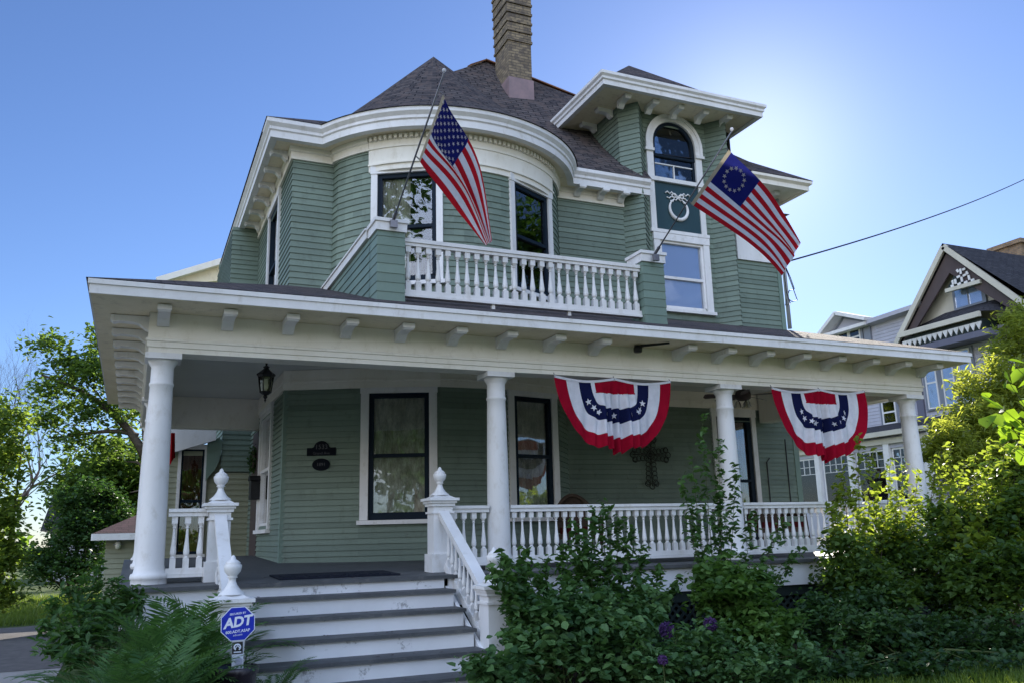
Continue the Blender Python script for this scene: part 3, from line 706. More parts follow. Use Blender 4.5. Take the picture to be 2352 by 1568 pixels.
# ---- turned balusters
def bal_mesh(h, w=.062):
    r = w/2; m2 = MB()
    m2.box(-r, r, -r, r, 0, h*.18); m2.box(-r, r, -r, r, h*.86, h)
    m2.lathe([(r*.95, h*.18), (r*1.05, h*.20), (r*.62, h*.215), (r*.62, h*.23), (r*1.02, h*.27), (r*1.06, h*.32), (r*.9, h*.40), (r*.62, h*.55), (r*.45, h*.70), (r*.42, h*.76), (r*.72, h*.785), (r*.42, h*.80), (r*.8, h*.84), (r*.95, h*.86)], (0, 0, 0), 10)
    return mesh_from('baluster', m2.v, m2.f, [M['white']])
HR = .56
bm_p = bal_mesh(HR); 
REST = []
def railing(x0, x1, y, zb, h_bal, bme, sp, n=None, top_h=.085):
    rl = part_empty('railing', ((x0+x1)/2, y, zb), house)
    obj('top_rail', MB().box(x0, x1, y-.05, y+.05, zb+.10+h_bal, zb+.10+h_bal+.045).box(x0, x1, y-.068, y+.068, zb+.10+h_bal+.047, zb+.10+h_bal+top_h), M['white'], rl)
    obj('bottom_rail', MB().box(x0, x1, y-.04, y+.04, zb+.035, zb+.10).box(x0, x1, y-.055, y+.055, zb, zb+.033), M['white'], rl)
    n = n or max(2, round((x1-x0)/sp)); f = None
    for k in range(n):
        p_ = (x0+(k+.5)*(x1-x0)/n, y, zb+.10)
        if p_[0] > 10.75: REST.append(p_); continue
        if f is None: f = link('baluster', bme, rl, p_)
        else: inst(f, rl, (p_[0]+JR.uniform(-.004, .004), p_[1], p_[2]), JR.uniform(-.05, .05))
    return rl
railing(.36, .78, 10.45, 1.22, HR, bm_p, .13, 3)
railing(3.67, 4.20, 10.45, 1.22, HR, bm_p, .125, 4)
railing(4.50, 7.96, 10.45, 1.22, HR, bm_p, .125)
railing(8.24, 11.74, 10.45, 1.22, HR, bm_p, .125)
# side railing on the left of the porch
rl = part_empty('railing', (.2, 12.2, 1.25), house)
obj('top_rail', MB().box(.15, .25, 10.66, 13.8, 1.90, 1.98), M['white'], rl); obj('bottom_rail', MB().box(.16, .24, 10.66, 13.8, 1.25, 1.34), M['white'], rl)
for k in range(20): REST.append((.2, 10.74+k*.155, 1.34))
mb = MB(); bv = [tuple(v.co) for v in bm_p.vertices]; bf = [tuple(p.vertices) for p in bm_p.polygons]
for q in REST: mb.add([(x+q[0], y+q[1], z+q[2]) for x, y, z in bv], bf)
kind(HP('balusters', mb, 'white'), 'stuff')
# balcony railing
bm_b = bal_mesh(.62, .075)
rl = railing(3.13, 6.87, 10.72, 4.735, .62, bm_b, .144, 26, .10)
for x in (4.42, 5.62): obj('rail_foot', MB().box(x, x+.05, 10.70, 10.74, 4.60, 4.734), M['white'], rl)
# ---- balcony pillars and the sided parapet
for x0, x1 in ((2.75, 3.12), (6.88, 7.25)):
    pil = part_empty('balcony_pillar', ((x0+x1)/2, 10.78, 4.5), house)
    pt = [(x0, 10.97), (x0, 10.6), (x1, 10.6), (x1, 10.97), (x0, 10.97)]
    obj('shaft', MB().clap(pt, 4.5, 5.60, .128, lap=.012), M['siding_light'], pil)
    mb = MB().box(x0-.03, x1+.03, 10.57, 11.0, 5.60, 5.72).box(x0-.05, x1+.05, 10.55, 11.02, 5.722, 5.77)
    obj('cap', mb, M['white'], pil)
mb = MB().clap([(2.75, 14.1), (2.75, 10.98)], 4.5, 5.62, .128, lap=.016).clap([(2.9, 10.98), (2.9, 14.1)], 4.5, 5.62, .128)
HP('parapet', mb, 'siding_light')
HP('parapet_rail', MB().box(2.70, 2.95, 11.03, 14.12, 5.62, 5.735).box(2.68, 2.97, 11.03, 14.12, 5.737, 5.765), 'white')
# ---- newel posts, finials and the stair rails
def finial_prof(s): return [(s*r, s*z) for r, z in ((.145, 0), (.13, .02), (.09, .05), (.055, .10), (.04, .14), (.038, .17), (.06, .18), (.045, .195), (.055, .205), (.085, .24), (.095, .28), (.096, .31), (.075, .325), (.082, .335), (.06, .355), (.03, .375), (.028, .39), (.012, .415), (0, .42))]
def newel(cx, cy, z0, zc, w):
    nw = part_empty('newel_post', (cx, cy, z0), house); h = w/2
    mb = MB().box(cx-h, cx+h, cy-h, cy+h, z0, zc-.06).box(cx-h-.03, cx+h+.03, cy-h-.03, cy+h+.03, z0, z0+.22)
    mb.box(cx-h-.02, cx+h+.02, cy-h-.02, cy+h+.02, zc-.19, zc-.165)
    obj('post', mb, M['white'], nw)
    mb = MB()
    for i, (e, a, b) in enumerate(((.025, -.10, -.065), (.045, -.063, -.035), (.07, -.033, 0))): mb.box(cx-h-e, cx+h+e, cy-h-e, cy+h+e, zc+a, zc+b)
    mb.add([(cx-h-.03, cy-h-.03, zc+.001), (cx+h+.03, cy-h-.03, zc+.001), (cx+h+.03, cy+h+.03, zc+.001), (cx-h-.03, cy+h+.03, zc+.001), (cx-.07, cy-.07, zc+.045), (cx+.07, cy-.07, zc+.045), (cx+.07, cy+.07, zc+.045), (cx-.07, cy+.07, zc+.045)], [(0,1,5,4),(1,2,6,5),(2,3,7,6),(3,0,4,7),(4,5,6,7)])
    obj('cap', mb, M['white'], nw)
    obj('finial', MB().lathe(finial_prof(.86), (cx, cy, zc+.035), 16), M['white'], nw, smooth=True)
newel(.90, 10.42, 1.16, 2.02, .23); newel(3.55, 10.45, 1.16, 2.06, .25)
newel(.90, 8.75, -.02, 1.07, .25); newel(3.58, 8.75, -.02, 1.07, .25)
bm_s = bal_mesh(.50, .055)
for cx in (.90, 3.55):
    sr = part_empty('stair_railing', (cx, 9.55, .6), house)
    y0, z0, y1, z1 = 10.33, 1.88, 8.86, .98
    mb = MB().bar((cx, y0, z0), (cx, y1, z1), .13, .055).bar((cx, y0, z0-.055), (cx, y1, z1-.055), .09, .05)
    obj('handrail', mb, M['white'], sr)
    obj('bottom_rail', MB().bar((cx, 10.2, 1.24), (cx, 8.86, .42), .07, .09), M['white'], sr)
    f = None
    for k in range(10):
        t = (k+.6)/10.3; y = 10.2+(8.86-10.2)*t; zb = 1.24+(.42-1.24)*t+.03
        if f is None: f = link('baluster', bm_s, sr, (cx, y, zb))
        else: inst(f, sr, (cx, y, zb))

# ---- windows
def window(p0, p1, z0, z1, cas=.12, dark='navyframe', curtain='lace', mid=.5, sill=True, head=.14, proud=.055, sash_w=.075, parent=house, cur_cov=1.0, trim='white', name='window'):
    """sash window between plan points p0->p1 (outer casing edges, left to right); outward is to the right of travel"""
    p0, p1 = Vector(p0+(0,)), Vector(p1+(0,)); t = (p1-p0).normalized(); n = Vector((t.y, -t.x, 0)); L = (p1-p0).length
    w = part_empty(name, ((p0.x+p1.x)/2, (p0.y+p1.y)/2, z0), parent)
    def bx(mb, s0, s1, o0, o1, a, b):
        P = lambda s, o, z: p0+t*s+n*o+Vector((0, 0, z))
        mb.add([P(s0,o1,a),P(s1,o1,a),P(s1,o0,a),P(s0,o0,a),P(s0,o1,b),P(s1,o1,b),P(s1,o0,b),P(s0,o0,b)], [(3,2,1,0),(4,5,6,7),(0,1,5,4),(1,2,6,5),(2,3,7,6),(3,0,4,7)])
    mb = MB(); zt = z1-head; zb = z0+(.07 if sill else .02)
    bx(mb, 0, cas, -.02, proud, zb, zt); bx(mb, L-cas, L, -.02, proud, zb, zt); bx(mb, -.01, L+.01, -.02, proud+.012, zt, z1)
    bx(mb, .002, cas, -.10, -.02, zb, zt); bx(mb, L-cas, L-.002, -.10, -.02, zb, zt)
    if sill: bx(mb, -.04, L+.04, -.09, proud+.04, z0, z0+.065)
    obj('frame', mb, M[trim], w)
    mb = MB(); a, b = cas+.002, L-cas-.002; zm = zb+(zt-zb)*mid; s = sash_w
    for (u0, u1, v0, v1, o) in ((a, b, zt-s, zt, .02), (a, b, zb, zb+s*1.5, 0), (a, a+s, zb+s*1.5, zt-s, .02), (b-s, b, zb+s*1.5, zt-s, .02), (a+s, b-s, zm-.028, zm+.028, .02)): bx(mb, u0, u1, -.055, o, v0, v1)
    obj('sash', mb, M[dark], w)
    mb = MB(); bx(mb, a+s, b-s, -.034, -.030, zb+s*1.5, zt-s); obj('pane', mb, M['glass'], w)
    if curtain:
        mb = MB(); u0, u1 = a+.01, a+(b-a)*cur_cov-.01; K = 40
        vs = []
        for k in range(K+1):
            s_ = u0+(u1-u0)*k/K; o = -.085+.014*math.sin(k*1.9)+.01*math.sin(k*.7)
            q = p0+t*s_+n*o; vs += [(q.x, q.y, zb+.02), (q.x, q.y, zt)]
        mb.add(vs, [(2*k, 2*k+2, 2*k+3, 2*k+1) for k in range(K)])
        obj('curtain', mb, M[curtain], w, True, False)
    return w
def onseg(path, i, a, b):
    P, Q = Vector(path[i]), Vector(path[i+1]); d = (Q-P).normalized()
    return tuple(P+d*a), tuple(P+d*b)
a, b = onseg(UPPER, iw1, .0, w1L); window(a, b, 5.62, 7.76, .11, cur_cov=.55)
a, b = onseg(UPPER, iw2, .0, w2L); window(a, b, 5.62, 7.76, .11, cur_cov=.9)
a, b = onseg(LOWER, 2, .02, l1-.05); window(a, b, 1.80, 3.99, .13, head=.09)
a, b = onseg(LOWER, 4, .05, l2-.0); window(a, b, 1.80, 3.99, .12, head=.09)
window((2.17, 16.9), (2.17, 15.46), 5.45, 8.05, .13, curtain='lace')
window((2.17, 16.95), (2.17, 15.40), 1.72, 3.99, .13, dark='white', curtain='lace', head=.09)
window((10.60, FY), (11.70, FY), 1.22, 3.99, .11, curtain='drape', head=.16, sill=False, sash_w=.10, name='glazed_door')
w = window((9.50, FY), (10.88, FY), 5.93, 7.62, .15, dark='white', curtain=None, head=.15, sash_w=.05, mid=.46)
obj('shade', MB().box(9.62, 10.76, FY+.07, FY+.08, 6.0, 7.5), M['blind'], w)
# arched tower window
aw = part_empty('arched_window', (10.16, FY, 8.8), house)
mb = MB(); cx_, zc_, ro, ri = 10.16, 9.66, .70, .54
def archpts(r, z0, n=20): return [(cx_+r, z0)]+[(cx_+r*math.cos(PI*k/n), zc_+r*math.sin(PI*k/n)) for k in range(n+1)]+[(cx_-r, z0)]
def arch_band(mb, ro, ri, y0, y1, zs, n=20):
    o_, i_ = archpts(ro, zs, n), archpts(ri, zs, n); k = len(o_); vs = [(x, y0, z) for x, z in o_]+[(x, y0, z) for x, z in i_]+[(x, y1, z) for x, z in o_]+[(x, y1, z) for x, z in i_]
    fs = []
    for j in range(k-1):
        fs += [(j, k+j, k+j+1, j+1), (2*k+j, 2*k+j+1, 3*k+j+1, 3*k+j), (j, j+1, 2*k+j+1, 2*k+j), (k+j, 3*k+j, 3*k+j+1, k+j+1)]
    mb.add(vs, fs)
arch_band(mb, ro, ri, FY-.07, FY+.08, 9.50); arch_band(mb, ro+.02, ro-.05, FY-.09, FY-.068, 9.50)
mb.box(cx_-ro+.0, cx_-ri, FY-.055, FY+.08, 8.86, 9.498); mb.box(cx_+ri, cx_+ro, FY-.055, FY+.08, 8.86, 9.498)
mb.box(cx_-ro-.05, cx_-ri+.01, FY-.10, FY-.057, 9.44, 9.50); mb.box(cx_+ri-.01, cx_+ro+.05, FY-.10, FY-.057, 9.44, 9.50)
mb.box(cx_-ro-.02, cx_+ro+.02, FY-.09, FY+.08, 8.77, 8.858)
obj('frame', mb, M['white'], aw)
mb = MB(); arch_band(mb, ri-.002, ri-.075, FY-.02, FY+.05, 9.42)
mb.box(cx_-ri, cx_+ri, FY-.025, FY+.05, 9.36, 9.418); mb.box(cx_-ri, cx_-ri+.06, FY, FY+.05, 8.86, 9.36); mb.box(cx_+ri-.06, cx_+ri, FY, FY+.05, 8.86, 9.36); mb.box(cx_-ri+.06, cx_+ri-.06, FY, FY+.05, 8.86, 8.90)
obj('sash', mb, M['navyframe'], aw)
obj('muntin', MB().box(cx_-.012, cx_+.012, FY+.005, FY+.03, 8.90, 9.20).box(cx_-ri+.06, cx_+ri-.06, FY+.005, FY+.03, 9.20, 9.222), M['white'], aw)
pp = archpts(ri-.07, 8.9)
obj('pane', MB().prism(pp, 'y', FY+.024, FY+.028), M['glass'], aw)
# panel with wreath between the tower windows
pn = part_empty('panel', (10.16, FY, 7.78), house)
mb = MB().box(9.47, 9.60, FY-.055, FY-.002, 7.70, 8.768).box(10.72, 10.85, FY-.055, FY-.002, 7.70, 8.768).box(9.44, 10.90, FY-.075, FY-.002, 7.625, 7.698)
obj('frame', mb, M['white'], pn)
obj('board', MB().box(9.602, 10.718, FY-.028, FY-.004, 7.70, 8.768), M['teal'], pn)
mb = MB(); rw = .225; wc = (10.17, 8.20)
ring = [(wc[0]+rw*math.sin(a)*1.0, FY-.05, wc[1]-rw*math.cos(a)*1.05) for a in [R(-150+300*k/24) for k in range(25)]]
mb.tube(ring, [.012+.030*abs(math.cos((k-12)/24*PI)) for k in range(25)], 8)
def ribbon(pts, r): mb.tube([(wc[0]+x, FY-.05, wc[1]+z) for x, z in pts], r, 6)
for sg in (-1, 1):
    ribbon([(0, .27), (sg*.08, .34), (sg*.15, .31), (sg*.12, .25), (0, .27)], .018)
    ribbon([(sg*.05, .29), (sg*.16, .37), (sg*.20, .32), (sg*.26, .37), (sg*.31, .33)], .016)
    ribbon([(0, .26), (sg*.06, .19), (sg*.10, .22), (sg*.14, .15), (sg*.20, .17)], .015)
    ribbon([(sg*.1, .26), (sg*.18, .26), (sg*.22, .22), (sg*.28, .24)], .014)
obj('wreath_ornament', mb, M['white'], pn, smooth=True)
# ---- rear wing details seen through the porch end
# flared skirt board panel
pts = [(1.30, 2.80), (1.36, 2.90), (1.46, 3.02), (1.54, 3.2), (1.58, 3.42), (1.585, 3.62), (1.52, 3.70), (1.38, 3.62), (1.30, 3.60)]
HP('skirt_panel', MB().prism(pts, 'y', 18.56, 18.595), 'siding_light')
HP('wing_bay', MB().clap([(.62, 19.4), (.62, 18.66), (1.58, 18.66)], -.5, 3.5, .11, [(1, .17, .67, 1.4, 3.35)]).box(1.3, 1.32, 18.7, 20.3, -.4, 3.45).box(.65, 1.5, 19.6, 19.62, -.5, 3.5), 'gar')
window((.76, 18.66), (1.32, 18.66), 1.3, 3.55, .06, dark='navyframe', curtain='drape', head=.10, sash_w=.035)
HP('wing_eave', MB().prism([(.45, 3.30), (1.45, 3.63), (1.45, 3.95), (.45, 3.95)], 'y', 18.45, 18.66), 'white')
HP('downspout', MB().tube([(12.86, FY-.05, 8.8), (12.86, FY-.05, 5.8)], .045, 10), 'gray_metal', smooth=True)
mb = MB().tube([(12.0, FY-.03, 3.0), (11.92, FY-.03, 2.92), (11.93, FY-.03, 1.3)], .012, 5).tube([(12.45, FY-.03, 3.4), (12.45, FY-.03, 1.3)], .012, 5)
HP('wall_cable', mb, 'wire')
mb = MB()
for k, (x, z) in enumerate(((12.95, 6.95), (13.0, 6.7), (12.8, 6.6))):
    mb.tube([(12.82, FY-.08, 7.35), (x, FY-.12, z), (x+.1, FY-.1, z-.25), (x-.05, FY-.1, z-.3), (12.85, FY-.06, 6.5)], .010, 5)
HP('service_wires', mb, 'wire')
HP('porch_door', MB().box(2.145, 2.168, 17.1, 18.1, 1.26, 3.7), 'nb_dark')

# ================================================================== THINGS ON THE HOUSE
# ---- flags on slanting poles
def star_pts(c, e1, e2, r):
    return [c+e1*(math.sin(PI*k/5)*(r if k % 2 == 0 else r*.42))+e2*(math.cos(PI*k/5)*(r if k % 2 == 0 else r*.42)) for k in range(10)]
def flag(label, base, tip, surf, stars, nu=60, nv=52):
    """surf(u, v): u along the fly 0..1, v down the hoist 0..1"""
    root = empty('flag', base, label, 'flag', 'flags on the balcony pillars')
    base, tip = Vector(base), Vector(tip)
    obj('pole', MB().tube([base, tip], .0115, 10), M['steel'], root, True)
    d = (tip-base).normalized()
    obj('pole_bracket', MB().tube([base-d*.02, base+d*.13], .024, 10).box(base.x-.05, base.x+.05, base.y-.03, base.y+.015, base.z-.12, base.z-.02), M['steel'], root)
    obj('finial', MB().lathe([(0, 0), (.018, .01), (.026, .028), (.018, .046), (0, .055)], tuple(tip), 10), M['flagwhite'], root, True)
    vs = [surf(i/nu, j/nv) for j in range(nv+1) for i in range(nu+1)]
    fs = []; mi = []
    for j in range(nv):
        for i in range(nu):
            fs.append((j*(nu+1)+i, j*(nu+1)+i+1, (j+1)*(nu+1)+i+1, (j+1)*(nu+1)+i))
            u, v = (i+.5)/nu, (j+.5)/nv; st = int(v*13)
            mi.append(3 if u < .035 else 2 if (u < .40 and st < 7) else (1 if st % 2 == 0 else 0))
    mb = MB(); mb.v = [tuple(p) for p in vs]; mb.f = fs; mb.mi = mi; mb.uo = [0]*len(fs)
    for (su, sv, r) in stars:
        c = surf(su, sv); e1 = (surf(su+.02, sv)-c); e2 = (c-surf(su, sv+.02)); e1.normalize(); e2.normalize(); n = e1.cross(e2).normalized()
        for off in (.004, -.004):
            P = []
            for k in range(10):
                rr = r if k % 2 == 0 else r*.45; a = PI*k/5
                P.append(c+e1*(math.sin(a)*rr)+e2*(math.cos(a)*rr)+n*off)
            b = len(mb.v); mb.v += [tuple(q) for q in P]; mb.f.append(tuple(range(b, b+10))); mb.mi.append(0); mb.uo.append(0)
    obj('cloth', mb, [M['flagwhite'], M['flagred'], M['flagblue'], M['flagtape']], root, True, False)
    for v in (.01, .99):
        q = surf(0, v); obj('clip', MB().tube([q, q-Vector((.035, 0, -.03))], .008, 6), M['steel'], root)
    return root
def bez(p, t):
    p = [Vector(q) for q in p]
    while len(p) > 1: p = [a.lerp(b, t) for a, b in zip(p, p[1:])]
    return p[0]
def surf1(u, v):
    top = [(3.0, 8.62, 6.62), (3.18, 8.80, 6.28), (3.62, 9.05, 6.30), (3.66, 9.1, 5.75), (3.86, 9.30, 5.13)]
    bot = [(2.98, 9.50, 6.17), (3.12, 9.52, 5.98), (3.38, 9.50, 5.88), (3.62, 9.44, 5.40), (3.80, 9.36, 5.10)]
    p = bez(top, u).lerp(bez(bot, u), v)
    w = min(1, u*1.6)
    fold = math.sin(v*2*PI*1.6+u*2.0)*.115*w + math.sin(v*2*PI*3.3+1+u*3)*.028*w
    return p+Vector((-.30, -1, .05))*fold*(1-.85*u**3)+Vector((1, -.3, .35))*math.sin(v*2*PI*1.5+.6)*.05*w*(1-u**2)
st50 = []
for r_ in range(9):
    for c_ in range(6 if r_ % 2 == 0 else 5):
        st50.append(((.40/12)*(1+2*c_+(0 if r_ % 2 == 0 else 1)), (7/13)*(r_+1)/10, .027))
flag('flag with fifty stars drooping from the balcony pillar beside the bow window', (2.95, 10.53, 5.75), (2.98, 8.52, 6.84), surf1, st50)
def surf2(u, v):
    top = [(7.09, 8.63, 6.60), (7.55, 8.72, 6.30), (8.05, 8.80, 6.12), (8.42, 8.86, 5.52)]
    bot = [(7.07, 9.54, 6.16), (7.55, 9.55, 5.92), (8.10, 9.56, 5.80), (8.66, 9.60, 5.25)]
    p = bez(top, u).lerp(bez(bot, u), v); w = min(1, u*1.3)
    return p+Vector((-.3, -1, .1))*(math.sin(u*6+v*3.0)*.035*w+math.sin(v*2*PI*1.2+u*4)*.03*w+max(0, u-.72)*math.sin(v*2*PI*2.4)*.16)
st13 = [(.20+.098*math.sin(2*PI*k/13), .27-.168*math.cos(2*PI*k/13), .037) for k in range(13)]
flag('flag with a circle of thirteen stars on the right hand balcony pillar', (7.05, 10.49, 5.71), (7.08, 8.52, 6.82), surf2, st13)

# ---- pleated half-round buntings
def bunting(label, x0, x1, z0, zc, z1, h, ph, lean=0.0, flip=0.0):
    root = None; mb = MB(); NA, NR = 260, 90; cx = (x0+x1)/2; a = (x1-x0)/2; Y = 10.24
    def S(t, r):
        th = PI*t; c_ = math.cos(th); s = max(0.0, math.sin(th)); pw = 2/(3.9-1.75*r)
        px = -math.copysign(abs(c_)**pw, c_)*a*r; dn = s**pw
        ctr = math.exp(-((px/a)/.42)**2)
        f1 = math.sin(px/a*(44-8*r)+ph+r*1.3+.8*math.sin(px/a*5)); f2 = math.sin(px/a*11+ph*2.3)
        ple = (math.copysign(abs(f1)**.75, f1)*.050+f2*.085)*dn*(.22+.78*ctr)*min(1, r*1.8)+.02*math.sin(px/a*5+r*9)*(1-ctr)*dn
        x = cx+px-.10*a*dn*r*(px/a)+lean*dn*r
        k = min(1, max(0, (x-x0)/(x1-x0)))
        top = z0+(z1-z0)*k-.055*abs(math.sin(2*PI*k))
        z = top-h*dn*r*(1-(.055*f2+.022*f1)*ctr*(.4+.6*r))
        return Vector((x, Y-ple-.07*dn*r+flip*max(0, t-.55)*r**3*dn, z))
    for j in range(NR+1):
        for i in range(NA+1): mb.v.append(tuple(S(i/NA, .02+.98*j/NR)))
    for j in range(NR):
        for i in range(NA):
            b = j*(NA+1)+i; mb.f.append((b, b+1, b+NA+2, b+NA+1)); r = .02+.98*(j+.5)/NR
            q_ = S((i+.5)/NA, r); X_ = abs(q_.x-cx)/a; Z_ = ((z0+z1)/2-q_.z)/h
            wob = 0
            mb.mi.append(1 if (X_ < .33 and Z_ < .21) else 0 if r < .40+wob else 2 if r < .60+wob else 0 if r < .80+wob else 1); mb.uo.append(0)
    for k in range(9):
        t = .14+.09*k; c = S(t, .5); e1 = (S(t+.01, .5)-c).normalized(); e2 = (S(t, .47)-c).normalized()
        n = e1.cross(e2).normalized(); n = n if n.y < 0 else -n
        P = [c+e1*(math.sin(PI*q/5)*(.05 if q % 2 == 0 else .021))+e2*(math.cos(PI*q/5)*(.05 if q % 2 == 0 else .021))+n*.014 for q in range(10)]
        b = len(mb.v); mb.v += [tuple(q) for q in P]; mb.f.append(tuple(range(b, b+10))); mb.mi.append(0); mb.uo.append(0)
    root = empty('bunting', (cx, Y, z0-h), label, 'bunting', 'buntings hung from the porch beam')
    obj('cloth', mb, [M['buntwhite'], M['buntred'], M['buntblue']], root, True, False)
    m2 = MB(); K = 30; vs = []
    for k in range(K+1):
        x = x0+(x1-x0)*k/K; z = z0+(z1-z0)*k/K-.055*abs(math.sin(2*PI*k/K))
        vs += [(x, Y-.012, z-.012), (x, Y-.012, z+.022)]
    m2.add(vs, [(2*k, 2*k+2, 2*k+3, 2*k+1) for k in range(K)])
    obj('header_tape', m2, M['buntwhite'], root, True, False)
    m3 = MB()
    for x, z in ((x0+.01, z0), (cx, (z0+z1)/2), (x1-.01, z1)): m3.tube([(x, Y-.015, z), (x, Y+.02, 3.725)], .006, 5)
    obj('tie', m3, M['steel'], root)
    return root
bunting('red white and blue bunting hanging above the metal wall cross', 5.12, 7.0, 3.67, 3.60, 3.68, .98, -.683)
bunting('red white and blue bunting hanging right of the ceiling fan', 8.82, 10.72, 3.67, 3.60, 3.70, 1.06, 2.05, .0, -.5)

# ---- hanging porch lantern
L0 = at(609, 918, 11.5); lx, ly = L0.x, 11.5
ln = empty('hanging_lantern', (lx, ly, 3.36), 'black glass porch lantern hanging from the porch ceiling near the first column', 'lantern')
obj('roof', MB().lathe([(.0, 3.90), (.018, 3.895), (.012, 3.86), (.045, 3.84), (.03, 3.82), (.05, 3.80), (.12, 3.745), (.125, 3.73), (.10, 3.70)], (lx, ly, 0), 6), M['black'], ln)
mb = MB()
for k in range(6):
    a = PI/3*k; mb.bar((lx+.098*math.cos(a), ly+.098*math.sin(a), 3.71), (lx+.07*math.cos(a), ly+.07*math.sin(a), 3.50), .012, .012)
mb.lathe([(.075, 3.51), (.08, 3.50), (.05, 3.475), (.02, 3.46), (.03, 3.44), (.01, 3.41), (.016, 3.395), (0, 3.36)], (lx, ly, 0), 8)
obj('cage', mb, M['black'], ln); obj('pane', MB().lathe([(.066, 3.505), (.092, 3.705)], (lx, ly, 0), 6), M['glassdark'], ln)
obj('bulb', MB().lathe([(0, 3.53), (.03, 3.55), (.034, 3.60), (.02, 3.65), (.012, 3.68)], (lx, ly, 0), 10), M['globe'], ln, True)
obj('stem', MB().tube([(lx, ly, 3.88), (lx, ly, 4.325)], .008, 6), M['black'], ln)
# ---- ceiling fan
fx, fy = 9.62, 11.9
fan = empty('ceiling_fan', (fx, fy, 3.5), 'dark brown ceiling fan with glass lamps under the porch ceiling behind third column', 'ceiling fan')
obj('motor', MB().lathe([(0, 3.76), (.09, 3.77), (.13, 3.80), (.14, 3.86), (.12, 3.93), (.05, 3.96), (.018, 3.98), (.018, 4.26), (.07, 4.28), (.07, 4.322)], (fx, fy, 0), 20), M['nb_dark'], fan, True)
for k in range(5):
    a = R(20+72*k); c, s_ = math.cos(a), math.sin(a); mb = MB()
    P = lambda r, w, z: (fx+c*r-s_*w, fy+s_*r+c*w, z)
    mb.add([P(.10, -.03, 3.85), P(.10, .03, 3.86), P(.24, .065, 3.865), P(.66, .085, 3.87), P(.71, .05, 3.865), P(.71, -.05, 3.825), P(.66, -.085, 3.81), P(.24, -.065, 3.83)], [tuple(range(8)), tuple(range(7, -1, -1))])
    obj('blade', mb, M['nb_dark'], fan)
for k in range(3):
    a = R(30+120*k); obj('lamp_shade', MB().lathe([(.025, 3.76), (.05, 3.72), (.065, 3.66), (.075, 3.64)], (fx+.10*math.cos(a), fy+.10*math.sin(a), 0), 12), M['glassdark'], fan, True)
# ---- wall plaques on the angled wall
wd = (Vector(LOWER[2])-Vector(LOWER[1])).normalized(); wr = Vector((wd.x, wd.y, 0)); wn = Vector((wd.y, -wd.x, 0)); up3 = Vector((0, 0, 1))
wo = Vector((LOWER[1][0], LOWER[1][1], 0))
def onwall(s, z, o): return wo+wr*s+wn*o+up3*z
def wall_plate(mb, poly, o0, o1):
    n = len(poly); mb.add([onwall(s, z, o1) for s, z in poly]+[onwall(s, z, o0) for s, z in poly], [tuple(range(n)), tuple(range(2*n-1, n-1, -1))]+[(i, n+i, n+(i+1) % n, (i+1) % n) for i in range(n)])
sc_, zc2 = .62, 2.99
arcp = [(sc_+.125*math.cos(R(a)), 3.03+.115*math.sin(R(a))) for a in range(10, 171, 16)]
poly = [(sc_-.235, 2.91), (sc_+.235, 2.91), (sc_+.235, 3.035), (sc_+.15, 3.035)]+arcp+[(sc_-.15, 3.035), (sc_-.235, 3.035)]
pq = empty('address_plaque', onwall(sc_, 2.91, .03), 'arched dark house number plaque on the green wall left of the porch window', 'plaque')
mb = MB(); wall_plate(mb, poly, .016, .034); obj('plate', mb, M['plaque'], pq)
mb = MB(); put_text(mb, '1533', .105, onwall(sc_, 3.045, .036), wr, up3); put_text(mb, 'Grand Ave', .062, onwall(sc_, 2.945, .036), wr, up3); obj('lettering', mb, M['plaquetext'], pq)
pq = empty('oval_plaque', onwall(sc_, 2.66, .03), 'small oval dark date plaque below the arched house number plaque', 'plaque')
mb = MB(); wall_plate(mb, [(sc_+.145*math.cos(R(a)), 2.765+.098*math.sin(R(a))) for a in range(0, 360, 15)], .016, .034); obj('plate', mb, M['plaque'], pq)
mb = MB(); put_text(mb, '1891', .075, onwall(sc_, 2.765, .036), wr, up3); obj('lettering', mb, M['plaquetext'], pq)
# ---- openwork metal cross
cxx, cz = 9.10, 3.03
mb = MB(); yy = 14.14
def loop(x, z, rx, rz, r=.0075, n=14): mb.tube([(cxx+x+rx*math.cos(2*PI*k/n), yy+.012*math.sin(k), cz+z+rz*math.sin(2*PI*k/n)) for k in range(n+1)], r, 5)
for sx, sz, L_ in ((1, 0, .40), (-1, 0, .40), (0, 1, .34), (0, -1, .60)):
    mb.tube([(cxx, yy, cz), (cxx+sx*L_, yy, cz+sz*L_)], .010, 6)
    k = .10
    while k < L_-.03:
        wv = .055+.03*(k/L_)
        loop(sx*k+sz*wv, sz*k+sx*wv, .05, .05); loop(sx*k-sz*wv, sz*k-sx*wv, .05, .05); k += .085
    loop(sx*L_, sz*L_, .055, .055, .010)
    for q in (-1, 1): loop(sx*(L_-.05)+sz*q*.10, sz*(L_-.05)+sx*q*.10, .05, .05, .009)
loop(0, 0, .085, .085, .012); loop(0, 0, .04, .04, .012)
o = obj('wall_cross', mb, M['bronze'], None, True, False); tag(o, 'weathered openwork metal cross on the green porch wall below the first bunting', 'wall cross')
